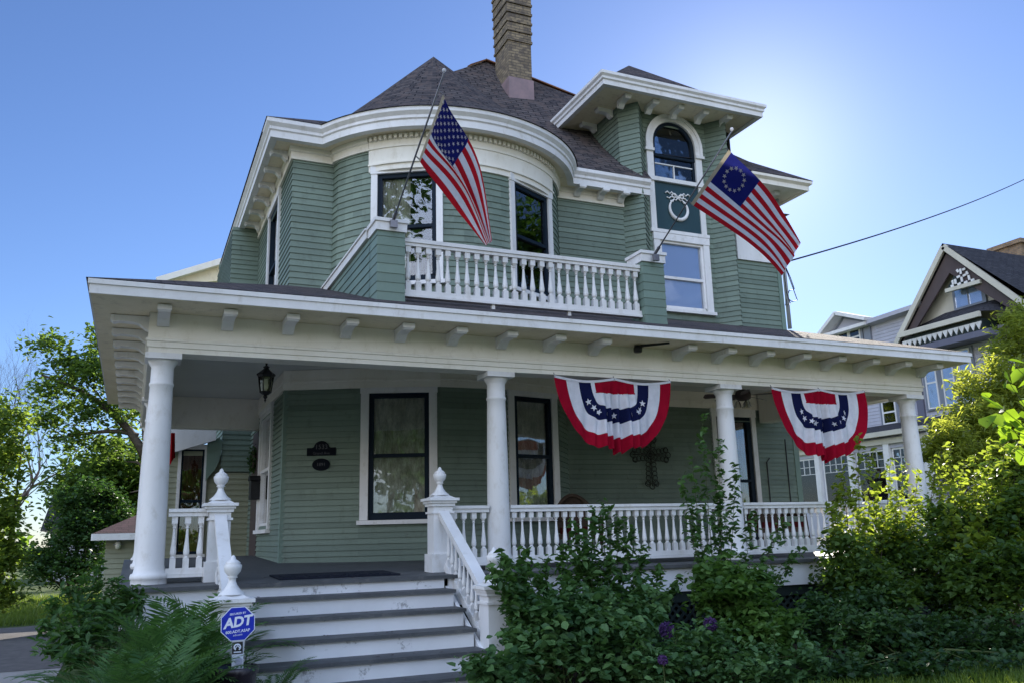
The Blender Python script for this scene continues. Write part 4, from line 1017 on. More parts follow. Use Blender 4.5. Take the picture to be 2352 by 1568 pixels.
# ---- door mat, wicker seats
mb = MB(); x0, x1, y0, y1 = 1.55, 2.95, 10.15, 10.95
mb.add([(x0, y0, deckz(y0)+.003), (x1, y0, deckz(y0)+.003), (x1, y1, deckz(y1)+.003), (x0, y1, deckz(y1)+.003), (x0, y0, deckz(y0)+.02), (x1, y0, deckz(y0)+.02), (x1, y1, deckz(y1)+.02), (x0, y1, deckz(y1)+.02)], [(3,2,1,0),(4,5,6,7),(0,1,5,4),(1,2,6,5),(2,3,7,6),(3,0,4,7)])
for k in range(9): mb.box(x0+.06+k*.145, x0+.14+k*.145, y0+.05, y1-.05, deckz(10.5)+.012, deckz(10.5)+.024)
o = obj('doormat', mb, M['mat'], None); tag(o, 'wide black ribbed rubber doormat at the top of the steps', 'doormat')
def wicker_seat(label, cx, cy, w, arch, rz):
    z = deckz(cy); root = empty('wicker_seat', (cx, cy, z), label, 'wicker seat'); c, s_ = math.cos(rz), math.sin(rz)
    mb = MB(); n = 18
    def P(x, y, zz): return (cx+c*x-s_*y, cy+s_*x+c*y, z+zz)
    fr, bk = [], []
    for k in range(n+1):
        t = -1+2*k/n; h = .62+arch*max(0, math.cos(t*PI/2))**.6
        fr.append((P(t*w/2, .28-.1*t*t, .40), P(t*w/2*1.04, .36-.12*t*t, h))); bk.append((P(t*w/2, .33-.1*t*t, .40), P(t*w/2*1.04, .42-.12*t*t, h)))
    vs = [q for p in fr for q in p]+[q for p in bk for q in p]; o_ = 2*(n+1)
    mb.add(vs, [(2*k, 2*k+2, 2*k+3, 2*k+1) for k in range(n)]+[(o_+2*k+1, o_+2*k+3, o_+2*k+2, o_+2*k) for k in range(n)]+[(2*k+1, 2*k+3, o_+2*k+3, o_+2*k+1) for k in range(n)])
    mb.tube([p[1] for p in fr], .032, 8); obj('backrest', mb, M['wicker'], root, True)
    for sg in (-1, 1): obj('armrest', MB().tube([P(sg*w/2, .22, .62), P(sg*w/2, -.25, .60), P(sg*w/2, -.30, .05)], .035, 8), M['wicker'], root, True)
    mb = MB(); a_ = [P(-w/2+.03, -.28, .30), P(w/2-.03, -.28, .30), P(w/2-.03, .28, .30), P(-w/2+.03, .28, .30)]; b_ = [(x, y, q+.08) for x, y, q in a_]
    mb.add(a_+b_, [(3,2,1,0),(4,5,6,7),(0,1,5,4),(1,2,6,5),(2,3,7,6),(3,0,4,7)]); obj('seat', mb, M['wicker'], root)
    mb = MB(); a_ = [P(-w/2+.06, -.26, .382), P(w/2-.06, -.26, .382), P(w/2-.06, .24, .382), P(-w/2+.06, .24, .382)]; b_ = [(x, y, q+.1) for x, y, q in a_]
    mb.add(a_+b_, [(3,2,1,0),(4,5,6,7),(0,1,5,4),(1,2,6,5),(2,3,7,6),(3,0,4,7)]); obj('cushion', mb, M['redcushion'], root)
    for sx in (-1, 1):
        for sy in (-.25, .28): obj('leg', MB().tube([P(sx*(w/2-.04), sy, 0), P(sx*(w/2-.04), sy, .32)], .022, 6), M['wicker'], root)
wicker_seat('brown wicker settee with red cushion behind the railing near the glazed door', 10.6, 12.6, 1.15, .20, R(6))
wicker_seat('round backed wicker chair behind the railing below the first bunting', 6.35, 12.0, .62, .36, R(-12))
# ---- camera arm under the soffit
cm = empty('security_camera', (6.45, 10.15, 4.06), 'small black security camera on a bent arm under the porch eave', 'camera')
obj('arm', MB().tube([(6.76, 9.85, 4.162), (6.50, 10.08, 4.155), (6.42, 10.13, 4.14)], .022, 8), M['black'], cm, True)
obj('camera_head', MB().lathe([(0, .11), (.05, .10), (.062, .06), (.06, .01), (.045, 0), (0, 0)], (6.41, 10.13, 4.055), 14), M['black'], cm, True)
# ---- things on the left wall and porch end
mbx = empty('mailbox', (2.10, 16.9, 2.35), 'dark metal mailbox on the side wall inside the porch', 'mailbox')
obj('body', MB().prism([(16.75, 2.35), (17.05, 2.35), (17.05, 2.68), (17.0, 2.76), (16.8, 2.76), (16.75, 2.68)], 'x', 1.98, 2.145), M['sticker'], mbx)
obj('lid', MB().prism([(16.73, 2.70), (17.07, 2.70), (17.02, 2.79), (16.78, 2.79)], 'x', 1.96, 2.15), M['black'], mbx)
wr_ = [(2.10, 17.6+.17*math.cos(2*PI*k/20), 3.15+.17*math.sin(2*PI*k/20)) for k in range(21)]
P = np.array([w for w in wr_ for _ in range(16)])+np.random.default_rng(3).normal(size=(21*16, 3))*np.array([.03, .05, .05])
wth = empty('door_wreath', (2.1, 17.6, 2.95), 'dark leafy wreath hanging beside the porch door', 'wreath')
obj('ring', MB().tube(wr_, .03, 6), M['bark'], wth, True); link('leaves', leaf_mesh('leaves', P-np.array([2.1, 17.6, 2.95]), .07, M['lf_dark'], .2, 0, .5, 5), wth, (2.1, 17.6, 2.95))
mb = MB(); K = 14; vs = []
for j in range(9):
    for k in range(K+1):
        t = k/K; d = j/8; q = at(388+14*t-5*d*(1-t), 993+66*d+8*math.sin(t*5)*d, 15.2+.12*math.sin(t*9)*d); vs.append(q)
mb.add(vs, [(j*(K+1)+k, j*(K+1)+k+1, (j+1)*(K+1)+k+1, (j+1)*(K+1)+k) for j in range(8) for k in range(K)])
rf = empty('red_flag', tuple(at(395, 1000, 15.2)), 'dark red cloth flag hanging behind the first column on the side porch', 'flag')
obj('cloth', mb, M['redcloth'], rf, True, False); obj('pole', MB().tube([at(393, 990, 15.2), at(330, 1010, 15.4)], .012, 6), M['steel'], rf)
# ---- service cable
p0 = Vector((12.86, FY-.08, 7.30)); p1 = at(2420, 378, 24.0)
pts = [p0.lerp(p1, k/24)-Vector((0, 0, 1))*(4*.28*(k/24)*(1-k/24)) for k in range(25)]
o = obj('power_cable', MB().tube(pts, .019, 6), M['wire'], None, True, False); tag(o, 'thin dark overhead cable running from the house corner to the right', 'cable')

# ---- pot and yard sign
px_, py_ = .83, 7.55
pot = empty('flower_pot', (px_, py_, 0), 'dark glazed round flower pot at the foot of the steps holding the blue sign', 'flower pot')
obj('bowl', MB().lathe([(0, 0), (.115, 0), (.12, .02), (.135, .2), (.155, .40), (.165, .55), (.182, .565), (.186, .61), (.172, .618), (.160, .60), (.155, .57)], (px_, py_, .0), 32), M['pot'], pot, True)
obj('soil', MB().lathe([(.156, .565), (.08, .58), (0, .585)], (px_, py_, 0), 20), M['soil'], pot)
sg = empty('yard_sign', (px_, 7.55, .56), 'blue octagonal alarm company sign on a stake in the dark pot', 'sign')
sc3 = Vector((px_, 7.50, .945)); rt = Vector((.985, -.17, .03)).normalized(); upv = Vector((-.03, 0, 1)).normalized(); nn = rt.cross(upv)
def plate(mb, poly, o0, o1, mi=0):
    n = len(poly); mb.add([sc3+rt*x+upv*y+nn*o1 for x, y in poly]+[sc3+rt*x+upv*y+nn*o0 for x, y in poly], [tuple(range(n)), tuple(range(2*n-1, n-1, -1))]+[(i, n+i, n+(i+1) % n, (i+1) % n) for i in range(n)], mi)
def octo(r): return [(r*math.cos(R(22.5+45*k)), r*math.sin(R(22.5+45*k))) for k in range(8)]
mb = MB(); plate(mb, octo(.142), -.004, .004); obj('border', mb, M['signwhite'], sg)
mb = MB(); plate(mb, octo(.135), .0042, .006); obj('face', mb, M['signblue'], sg)
mb = MB()
put_text(mb, 'ADT', .106, sc3+upv*.012+nn*.0065, rt*.98+upv*.10, upv, shear=.12, bold=.004)
put_text(mb, 'SECURED BY', .022, sc3+upv*.079+nn*.0065, rt*.98+upv*.06, upv, bold=.0004)
put_text(mb, '800.ADT.ASAP', .030, sc3-upv*.058+nn*.0065, rt*.98+upv*.06, upv, bold=.0006)
put_text(mb, 'adt.com', .022, sc3-upv*.085+nn*.0065, rt*.98+upv*.06, upv)
obj('lettering', mb, M['signwhite'], sg)
mb = MB(); plate(mb, [(-.045, -.40), (.045, -.40), (.045, -.13), (-.045, -.13)], -.012, -.005); obj('stake_plate', mb, M['signwhite'], sg)
mb = MB(); plate(mb, [(-.043, -.232), (.040, -.232), (.040, -.14), (-.043, -.14)], -.0048, -.003); obj('sticker', mb, M['sticker'], sg)
mb = MB()
ring = [sc3+nn*-.002+rt*(.024*math.cos(a)-.002)+upv*(.022*math.sin(a)-.18) for a in [R(-60+300*k/14) for k in range(15)]]
mb.tube(ring, .006, 5); mb.tube([sc3+nn*-.002+rt*-.02-upv*.19, sc3+nn*-.002-upv*.168, sc3+nn*-.002+rt*.02-upv*.19], .005, 5); plate(mb, [(-.03, -.222), (.028, -.222), (.028, -.212), (-.03, -.212)], -.0028, -.002)
obj('sticker_emblem', mb, M['signwhite'], sg)
mb = MB(); plate(mb, [(.008+.03*math.cos(R(a)), -.29+.034*math.sin(R(a))) for a in range(0, 360, 24)], -.0048, -.003); obj('round_sticker', mb, M['blind'], sg)

# ================================================================== NEIGHBOURING BUILDINGS
NX, NS = 26.0, 1.3
def nb(x, y, dx=0.0):
    """point on the neighbour's side wall seen at a spot of the photograph"""
    X = (2350+x/3.446)/1.2755; Y_ = (700+y/3.446)/1.2755
    d = _r*(X-CX)-_u*(Y_-CY)+_f*FPX; return EYE+d*((NX+dx)/d.x)
nh = empty('neighbour_house', (NX+4, 21, 0), 'grey and lilac gabled house with dark roof beyond the right end of the porch', 'house')
YA, ZA = 15.40*NS, 1.59+(8.85-1.59)*NS      # gable apex
def nz(z): return 1.59+(z-1.59)*NS
y_l, z_l = 17.31*NS, nz(6.61); y_r, z_r = 13.45*NS, nz(6.70)
mb = MB().clap([(NX, 29.5), (NX, 22.2)], -1, nz(7.45), .13).clap([(NX, 22.2), (NX, 16.0)], nz(4.2), nz(6.5), .13)
obj('wall', mb, M['nb_siding'], nh)
mb = MB().clap([(NX, 29.0), (NX, 16)], -1, nz(4.2), .13).box(NX+.05, NX+10, 16, 29.4, -1, nz(6.4)); obj('wall', mb, M['nb_siding'], nh)
# gable face
def gp(y, z, o=0.0): return (NX-o, y, z)
obj('gable_wall', MB().add([gp(y_l, z_l), gp(YA, ZA-.1), gp(y_r, z_r)], [(0, 1, 2)]), M['nb_cream'], nh)
mb = MB(); mb.bar((NX-.55, YA, ZA), (NX-.55, y_l+.25, z_l-.25), .10, .19); mb.bar((NX-.55, YA, ZA), (NX-.55, y_r-.6, z_r-.55), .10, .19)
obj('bargeboard', mb, M['nb_cream'], nh)
mb = MB()
def inner(y, z, k): return (YA+(y-YA)*k, ZA+(z-ZA)*k)
for (ye, ze) in ((y_l, z_l), (y_r, z_r)):
    a0 = (YA, ZA-.22); a1 = (YA, ZA-.95); b0_ = (ye, ze-.15); b1_ = (ye+(YA-ye)*.12, ze-.15)
    mb.add([(NX-.45, *a0), (NX-.45, *a1), (NX-.45, *b1_), (NX-.45, *b0_), (NX-.38, *a0), (NX-.38, *a1), (NX-.38, *b1_), (NX-.38, *b0_)], [(0,1,2,3), (7,6,5,4), (1,5,6,2), (0,3,7,4)])
obj('gable_trim', mb, M['nb_dark'], nh)
mb = MB()
for (x, y, dx_, dy_) in ((1600,330,4,26),(1632,308,14,-6),(1640,368,16,-8),(1578,384,16,-8),(1612,410,4,24),(1685,392,5,24),(1548,432,5,24),(1522,440,6,20),(1586,456,16,-8),(1652,440,16,-8),(1722,416,16,-6),(1516,476,14,-6),(1570,325,10,12),(1665,345,8,14)):
    mb.bar(nb(x-dx_, y-dy_, -.52), nb(x+dx_, y+dy_, -.52), .03, .075)
obj('gable_fretwork', mb, M['white'], nh)
obj('fretwork_backing', MB().add([nb(1600, 255, -.44), nb(1450, 525, -.44), nb(1810, 425, -.44)], [(0, 1, 2)]), M['lattice'], nh)
obj('gable_beam', MB().bar(nb(1455, 528, -.5), nb(1805, 430, -.5), .14, .13), M['nb_cream'], nh)
gw = part_empty('window', (NX, 15.1*NS, nz(7.2)), nh)
obj('frame', MB().box(NX-.10, NX-.02, 14.66*NS, 15.62*NS, nz(7.15), nz(7.74)), M['nb_trim'], gw)
for k in range(2): obj('pane', MB().box(NX-.12, NX-.105, (14.76+.42*k)*NS, (15.12+.42*k)*NS, nz(7.2), nz(7.68)), M['glass'], gw)
for k in range(2): obj('curtain', MB().box(NX-.104, NX-.101, (14.76+.42*k)*NS, (15.12+.42*k)*NS, nz(7.2), nz(7.68)), M['blind'], gw)
# pent roof under the gable and its sawtooth valance
mb = MB().add([(NX-.9, y_l-.45, nz(6.80)), (NX-.9, 14.45*NS, nz(6.80)), (NX, 14.49*NS, nz(7.17)), (NX, 15.98*NS, nz(7.18)), (NX, y_l-.2, nz(6.98)), (NX, 13.6*NS, nz(6.7)), (NX-.9, 14.45*NS, nz(6.8))], [(0, 1, 2, 3, 4), (1, 5, 2)])
obj('pent_roof', mb, M['nb_roof'], nh)
obj('pent_fascia', MB().box(NX-.95, NX-.85, 14.43*NS, y_l-.4, nz(6.66), nz(6.80)), M['nb_cream'], nh)
mb = MB(); y = 14.5*NS; n_ = 0
while y < 16.9*NS:
    mb.prism([(y, nz(6.52)), (y+.10, nz(6.36)), (y+.20, nz(6.52)), (y+.20, nz(6.56)), (y, nz(6.56))], 'x', NX-.80, NX-.76); y += .215
obj('valance', mb, M['white'], nh)
obj('valance_backing', MB().box(NX-.75, NX-.02, 14.5*NS, 16.9*NS, nz(6.34), nz(6.64)), M['lattice'], nh)
obj('string_course', MB().box(NX-.78, NX-.02, 14.3*NS, 16.95*NS, nz(6.18), nz(6.34)), M['nb_purple'], nh)
# roofs
mb = MB().add([(NX-.6, YA, ZA+.12), (NX+12, YA, ZA+.12), (NX+12, y_r-2.2, z_r-1.6), (NX-.6, y_r-2.2, z_r-1.6)], [(0, 3, 2, 1)])
mb.add([(NX-.6, YA, ZA+.12), (NX-.6, y_l+.4, z_l-.3), (NX+12, y_l+.4, z_l-.3), (NX+12, YA, ZA+.12)], [(0, 1, 2, 3)])
obj('roof', mb, M['nb_roof'], nh)
mb = MB().add([nb(1270, 640), nb(1110, 740), nb(890, 1045), nb(1090, 1075), nb(1270, 640, 1)], [(0, 1, 2, 3)]); obj('roof', mb, M['nb_roof'], nh)
# long shed dormer with a little pediment
mb = MB(); A1, A2 = nb(700, 830), nb(1270, 640)
mb.add([A1, A2, A2+Vector((.0, 0, -.22)), A1+Vector((0, 0, -.22)), A1+Vector((-.35, 0, 0)), A2+Vector((-.35, 0, 0)), A2+Vector((-.35, 0, -.16)), A1+Vector((-.35, 0, -.16))], [(7, 6, 5, 4), (4, 5, 1, 0), (6, 7, 3, 2)])
q = [nb(215, 940), nb(400, 755), nb(720, 800)]
obj('dormer_fascia', mb, M['nb_siding'], nh)
ydl, ydr, zdb = 20.35*NS, 18.50*NS, nz(7.52)
mb = MB(); yp = (ydl+ydr)/2
mb.add([(NX-.02, ydl, zdb), (NX-.02, yp+.2, nz(8.02)), (NX-.02, ydr, zdb)], [(0, 1, 2)])
obj('pediment', mb, M['nb_siding'], nh)
mb = MB(); mb.bar((NX-.25, ydl+.1, zdb-.02), (NX-.25, yp+.2, nz(8.05)), .5, .14); mb.bar((NX-.25, yp+.2, nz(8.05)), (NX-.25, ydr-.1, zdb+.1), .5, .14); mb.bar((NX-.2, ydl, zdb-.05), (NX-.2, ydr, zdb-.05), .4, .13)
obj('pediment_trim', mb, M['white'], nh)
mb = MB().bar((NX-.03, ydl-.35, zdb+.02), (NX-.03, yp+.2, nz(7.93)), .03, .09).bar((NX-.03, yp+.2, nz(7.93)), (NX-.03, ydr+.3, zdb+.12), .03, .09); obj('pediment_trim', mb, M['nb_trim'], nh)
def nbwin(y0, y1, z0, z1, case='nb_trim', muntins=0, x=NX, shade=True):
    w = part_empty('window', (x, (y0+y1)/2, z0), nh)
    obj('frame', MB().box(x-.08, x-.045, y0-.16, y1+.16, z0-.1, z1+.12), M[case], w)
    mb = MB().box(x-.11, x-.082, y0-.05, y0, z0, z1).box(x-.11, x-.082, y1, y1+.05, z0, z1).box(x-.11, x-.082, y0-.05, y1+.05, z1, z1+.06).box(x-.11, x-.082, y0-.05, y1+.05, z0-.05, z0)
    if muntins:
        for k in range(1, muntins): mb.box(x-.105, x-.09, y0+(y1-y0)*k/muntins-.012, y0+(y1-y0)*k/muntins+.012, z1-.55, z1)
        mb.box(x-.105, x-.09, y0, y1, z1-.29, z1-.27); mb.box(x-.105, x-.09, y0, y1, z1-.57, z1-.55)
    else: mb.box(x-.105, x-.09, y0, y1, (z0+z1)/2-.03, (z0+z1)/2+.03)
    obj('sash', mb, M['white'], w)
    obj('pane', MB().box(x-.095, x-.09, y0, y1, z0, z1), M['glass'], w)
    obj('shade', MB().box(x-.085, x-.082, y0, y1, z0, z1), M['blind' if shade else 'interior'], w)
nbwin(18.98*NS, 19.35*NS, nz(7.02), nz(7.42)); nbwin(19.45*NS, 19.8*NS, nz(7.02), nz(7.42))
nbwin(18.0*NS, 18.42*NS, nz(4.48), nz(5.08))
for k in range(3): nbwin((15.4+.55*k)*NS, (15.7+.55*k)*NS, nz(4.7), nz(6.05))
obj('corner_board', MB().box(NX-.10, NX-.02, 17.0*NS, 17.22*NS, nz(4.3), nz(6.3)), M['nb_purple'], nh)
obj('corner_board', MB().box(NX-.10, NX-.02, 18.55*NS, 18.8*NS, nz(7.0), nz(7.48)), M['nb_trim'], nh)
# side porch: lean-to roof, cornice and multi-paned windows
mb = MB().add([(NX-2.1, 29.2, nz(4.05)), (NX-2.1, 20.6, nz(4.05)), (NX, 20.6, nz(4.45)), (NX, 29.2, nz(4.45))], [(0, 1, 2, 3)]); obj('porch_roof', mb, M['nb_roof'], nh)
obj('porch_cornice', MB().box(NX-2.2, NX-2.0, 20.4, 29.3, nz(3.92), nz(4.05)).box(NX-2.0, NX-1.85, 20.5, 29.2, nz(3.72), nz(3.86)), M['nb_cream'], nh)
obj('porch_wall', MB().box(NX-1.95, NX-.05, 20.6, 29.2, -1, nz(2.2)).box(NX-1.9, NX-1.8, 20.6, 29.2, nz(3.6), nz(3.9)), M['nb_siding'], nh)
for y in (20.65, 22.3, 24.0, 25.7, 27.4, 29.0): obj('porch_post', MB().box(NX-1.98, NX-1.80, y-.12, y+.12, nz(2.2), nz(3.75)), M['white'], nh)
for y in (20.9, 22.55, 24.25, 25.95, 27.65): nbwin(y, y+1.2, nz(2.25), nz(3.55), 'nb_siding', 4, NX-1.75, False)
d_ = _r*(2322-CX)-_u*(566-CY)+_f*FPX; cb = EYE+d_*(30.0/d_.x)
mb = MB().box(cb.x-.4, cb.x+.6, cb.y-.65, cb.y+.55, ZA-2.5, cb.z-.12).box(cb.x-.5, cb.x+.7, cb.y-.75, cb.y+.65, cb.z-.12, cb.z+.04)
obj('chimney', mb, M['nb_brick'], nh)
# small outbuilding at the left
gy = 22.5; gl = at(213, 1226, gy); gz = gl.z
gr = empty('garage', (1.0, 24, -.4), 'low pale outbuilding with faded red hipped roof behind the porch column', 'shed')
gx0 = at(240, 1300, gy+.3).x
obj('wall', MB().clap([(gx0, 27), (gx0, gy+.3), (1.5, gy+.3)], -1.0, gz-.05, .12), M['gar'], gr)
mb = MB().add([(gl.x, gy, gz+.02), (1.55, gy, gz+.02), (1.55, 27.5, gz+.02), (gl.x, 27.5, gz+.02), (gl.x+1.7, gy+2.2, gz+.85), (1.55, gy+2.2, gz+.85), (gl.x+1.7, 25.5, gz+.85)], [(0, 1, 5, 4), (3, 0, 4, 6), (0, 3, 2, 1), (1, 2, 6, 4, 5)])
obj('roof', mb, M['gar_roof'], gr)
obj('fascia', MB().box(gl.x, 1.55, gy-.03, gy+.0, gz-.14, gz+.012).box(gl.x-.03, gl.x, gy, 27.5, gz-.14, gz+.012), M['white'], gr)
lp = at(271, 1250, gy+.26)
lt = part_empty('wall_lamp', tuple(lp), gr)
obj('globe', MB().lathe([(0, -.10), (.05, -.08), (.07, 0), (.05, .07), (0, .08)], (lp.x, lp.y-.05, lp.z), 12), M['globe'], lt, True)
obj('backplate', MB().lathe([(.11, 0), (.11, .02), (.0, .02)], (lp.x, lp.y, lp.z), 14).tube([(lp.x, lp.y, lp.z+.10), (lp.x, lp.y-.06, lp.z+.14), (lp.x, lp.y-.06, lp.z+.07)], .03, 6), M['nb_trim'], lt)
# far house at the left
fy_ = 48.0; a0 = at(140, 1088, fy_); a1 = at(262, 1088, fy_); e0 = at(92, 1218, fy_-3)
fh = empty('far_house', (a0.x+3, fy_+2, -1), 'dark roofed house half hidden behind the big dark bush', 'house')
obj('roof', MB().add([a0, a1, at(330, 1218, fy_-3), e0, a0+Vector((0, 6, -3))], [(0, 3, 2, 1), (0, 4, 3)]), M['nb_roof'], fh)
obj('bargeboard', MB().bar(at(262, 1086, fy_-.1), at(205, 1135, fy_-1.4), .15, .14), M['nb_cream'], fh)
obj('wall', MB().box(e0.x+.4, e0.x+6, fy_-2.5, fy_+5, -1, e0.z), M['nb_siding'], fh)

# ================================================================== GROUND
def gh(x, y):
    return .02*math.sin(x*.31)*math.sin(y*.23) if (y > 20.9 and x < -.7) else 0.0
xs = sorted(set([-900, -300, -120, -60, -40]+[x for x in range(-30, 61, 2)]+[80, 120, 300, 900])); ys = sorted(set([-900, -300, -120, -60, -40]+[y for y in range(-30, 61, 1)]+[80, 120, 300, 900]))
def sheet(name, xs, ys, mat, dz=0.0):
    vs = [(x, y, gh(x, y)+dz) for y in ys for x in xs]; n = len(xs)
    fs = [(j*n+i, j*n+i+1, (j+1)*n+i+1, (j+1)*n+i) for j in range(len(ys)-1) for i in range(n-1)]
    mb = MB().add(vs, fs); o = obj(name, mb, M[mat]); kind(o, 'structure'); return o
def lin(a, b, n): return [a+(b-a)*i/n for i in range(n+1)]
sheet('ground', xs, ys, 'lawn')
sheet('driveway', lin(-14, -.75, 8), lin(13.5, 20.9, 16), 'drive', .008)
sheet('path', lin(-14, -.75, 6), lin(5.2, 13.46, 6), 'walk', .008)
sheet('path', lin(1.0, 3.5, 3), lin(-3.0, 8.2, 8), 'walk', .012)
sheet('pavement', lin(-60, 60, 20), lin(-5.2, -3.0, 2), 'walk', .02)
sheet('road', lin(-90, 90, 20), lin(-17, -7.5, 4), 'drive', .004)
sheet('pavement', lin(-60, 60, 20), lin(-21.5, -19.5, 2), 'walk', .02)
o = sheet('flower_bed', lin(3.62, 15.5, 12), lin(7.15, 9.9, 6), 'bed', .016)
sheet('flower_bed', lin(-.7, .98, 4), lin(6.4, 9.9, 6), 'bed', .016)
def grass_blades(name, x0, x1, y0, y1, n, h, seed, keep=None):
    rg = np.random.default_rng(seed); P = np.zeros((n, 3)); P[:, 0] = rg.uniform(x0, x1, n); P[:, 1] = rg.uniform(y0, y1, n)
    if keep is not None: P = P[keep(P)]; n = len(P)
    P[:, 2] = [gh(a, b) for a, b in P[:, :2]]
    hh = h*rg.uniform(.5, 1.4, n); a = rg.uniform(0, 2*PI, n); w = .006+.004*rg.uniform(0, 1, n); ln = rg.normal(size=(n, 2))*.35*hh[:, None]
    V = np.zeros((n, 4, 3)); sd = np.stack([np.cos(a), np.sin(a), np.zeros(n)], 1)
    V[:, 0] = P-sd*w[:, None]; V[:, 1] = P+sd*w[:, None]
    top = P.copy(); top[:, :2] += ln; top[:, 2] += hh
    V[:, 2] = top+sd*(w*.25)[:, None]; V[:, 3] = top-sd*(w*.25)[:, None]
    F = (np.arange(n)*4)[:, None]+np.arange(4)[None]
    o = link(name, raw_mesh(name, V.reshape(-1, 3), F, M['grass']), None, (0, 0, 0)); return kind(o, 'stuff')
grass_blades('grass', -6.5, 0.2, 20.9, 31, 26000, .16, 4)
grass_blades('grass', 5.5, 14, 4.6, 7.15, 26000, .09, 5)

rgl = np.random.default_rng(17); LP_ = []
for k in range(5):
    for _ in range(7): LP_.append([rgl.uniform(1.1, 3.3), ry[k+1]+rgl.uniform(-.03, .25), zt[k+1]+.042])
for _ in range(14):
    y_ = rgl.uniform(9.95, 11.5); LP_.append([rgl.uniform(.7, 3.6), y_, deckz(y_)+.008])
o = link('leaf_litter', leaf_mesh('leaf_litter', np.array(LP_), .035, M['twig'], .93, 0, .6, 19), None, (0, 0, 0)); kind(o, 'stuff')

# ================================================================== PLANTS
def fern(name, label, base, nf, L, seed, group=None, lean=(0, 0), up=.9, mat='lf_fern', cat='fern'):
    rg = np.random.default_rng(seed); base = Vector(base); root = empty(name, base, label, cat, group); V = []; st = MB()
    for f in range(nf):
        a = 2*PI*f/nf+rg.uniform(-.4, .4); l = L*rg.uniform(.7, 1.15); el = R(rg.uniform(52, 84))*up
        d = Vector((math.cos(a)+lean[0], math.sin(a)+lean[1], 0)); d.normalize(); p = base+Vector((d.x*.03, d.y*.03, 0)); pts = [p.copy()]; K = 30
        for k in range(K):
            e = el-R(88)*(k/K)**1.9; p = p+(d*math.cos(e)+Vector((0, 0, 1))*math.sin(e))*(l/K); pts.append(p.copy())
        st.tube(pts[::3], [.006*(1-.12*i) for i in range(len(pts[::3]))], 4)
        sd = d.cross(Vector((0, 0, 1)))
        for k in range(3, K+1):
            t = k/K; w = l*.17*max(.02, math.sin(PI*min(1, (1.04-t)*1.12)))**.7*(1 if t > .25 else t/.25)
            tg = (pts[k]-pts[k-1]).normalized()
            for sgn in (-1, 1):
                q = pts[k]; o_ = (sd*sgn+tg*.75+Vector((0, 0, -.08+rg.uniform(-.12, .12)))).normalized(); hw = l/K*.42
                V += [q-tg*hw*.6, q+o_*w*.5+tg*hw*.2-tg*hw, q+o_*w, q+o_*w*.5+tg*hw*1.1]
    V = np.array([list(v) for v in V])-np.array(base); n = len(V)//4
    F = (np.arange(n)*4)[:, None]+np.arange(4)[None]
    link('fronds', raw_mesh('fronds', V, F, M[mat]), root, base); obj('stems', st, M['stem'], root, True, False)
    return root
GF = 'ferns beside the steps'
for i, (px, Y, nf, L, lb) in enumerate((
    (455, 8.95, 24, 1.3, 'tall upright fern against the white porch skirt'),
    (385, 8.3, 26, 1.28, 'broad fern at the middle of the fern bed'),
    (455, 8.1, 24, 1.08, 'fern nearest the lower newel post'),
    (320, 7.8, 24, 1.10, 'dark fern at the left end of the fern bed'),
    (400, 7.45, 26, 1.12, 'fern in front of the middle of the bed'),
    (300, 7.0, 22, .95, 'fern nearest the camera beside the drive'),
    (370, 6.9, 22, .95, 'fern at the bottom edge nearest the camera'),
    (230, 7.5, 20, .95, 'fern under the arching shrub by the drive'),
    (360, 9.2, 18, 1.15, 'fern behind the others below the first column'))):
    q = at(px, 1500, Y); fern('fern', lb, (q.x, q.y, 0.0), nf, L, 20+i, GF, up=1.16)
fern('fern', 'fern spilling over the steps behind the blue sign', (1.22, 8.25, .02), 12, .66, 40, GF, (.6, .1), up=1.05)
def C(px, py, Y, rx, ry, rz, w=1): q = at(px, py, Y); return ((q.x, q.y, q.z), (rx, ry, rz), w)
sprigs('leafy_shrub', 'arching green shrub with long leaf sprays left of the first column by the drive',
    [SP(220, 1560, x1, y1, Y, dx, .25) for x1, y1, Y, dx in ((225, 1300, 9.3, 0), (190, 1330, 9.2, -.05), (150, 1350, 9.0, -.1), (120, 1385, 8.8, -.15), (100, 1440, 8.5, -.15), (260, 1330, 9.4, .05), (290, 1360, 9.5, .1), (110, 1500, 8.2, -.1), (170, 1400, 8.6, -.05), (210, 1380, 8.8, 0), (250, 1390, 9.0, .05), (140, 1460, 8.3, -.1), (190, 1450, 8.4, 0), (310, 1395, 9.2, .1), (240, 1440, 8.5, 0), (160, 1530, 8.0, -.1))],
    .085, M['lf_shrub'], 31, 34, None, .009, .17, aspect=.36)
sprigs('leafy_shrub', 'pale yellow green foliage plant tucked against the first column base',
    [SP(285, 1480, x1, y1, 9.6, 0, .1) for x1, y1 in ((300, 1345), (325, 1360), (270, 1350), (250, 1372), (310, 1385))], .08, M['lf_yel'], 32, 24, None, .006, .12, aspect=.42)
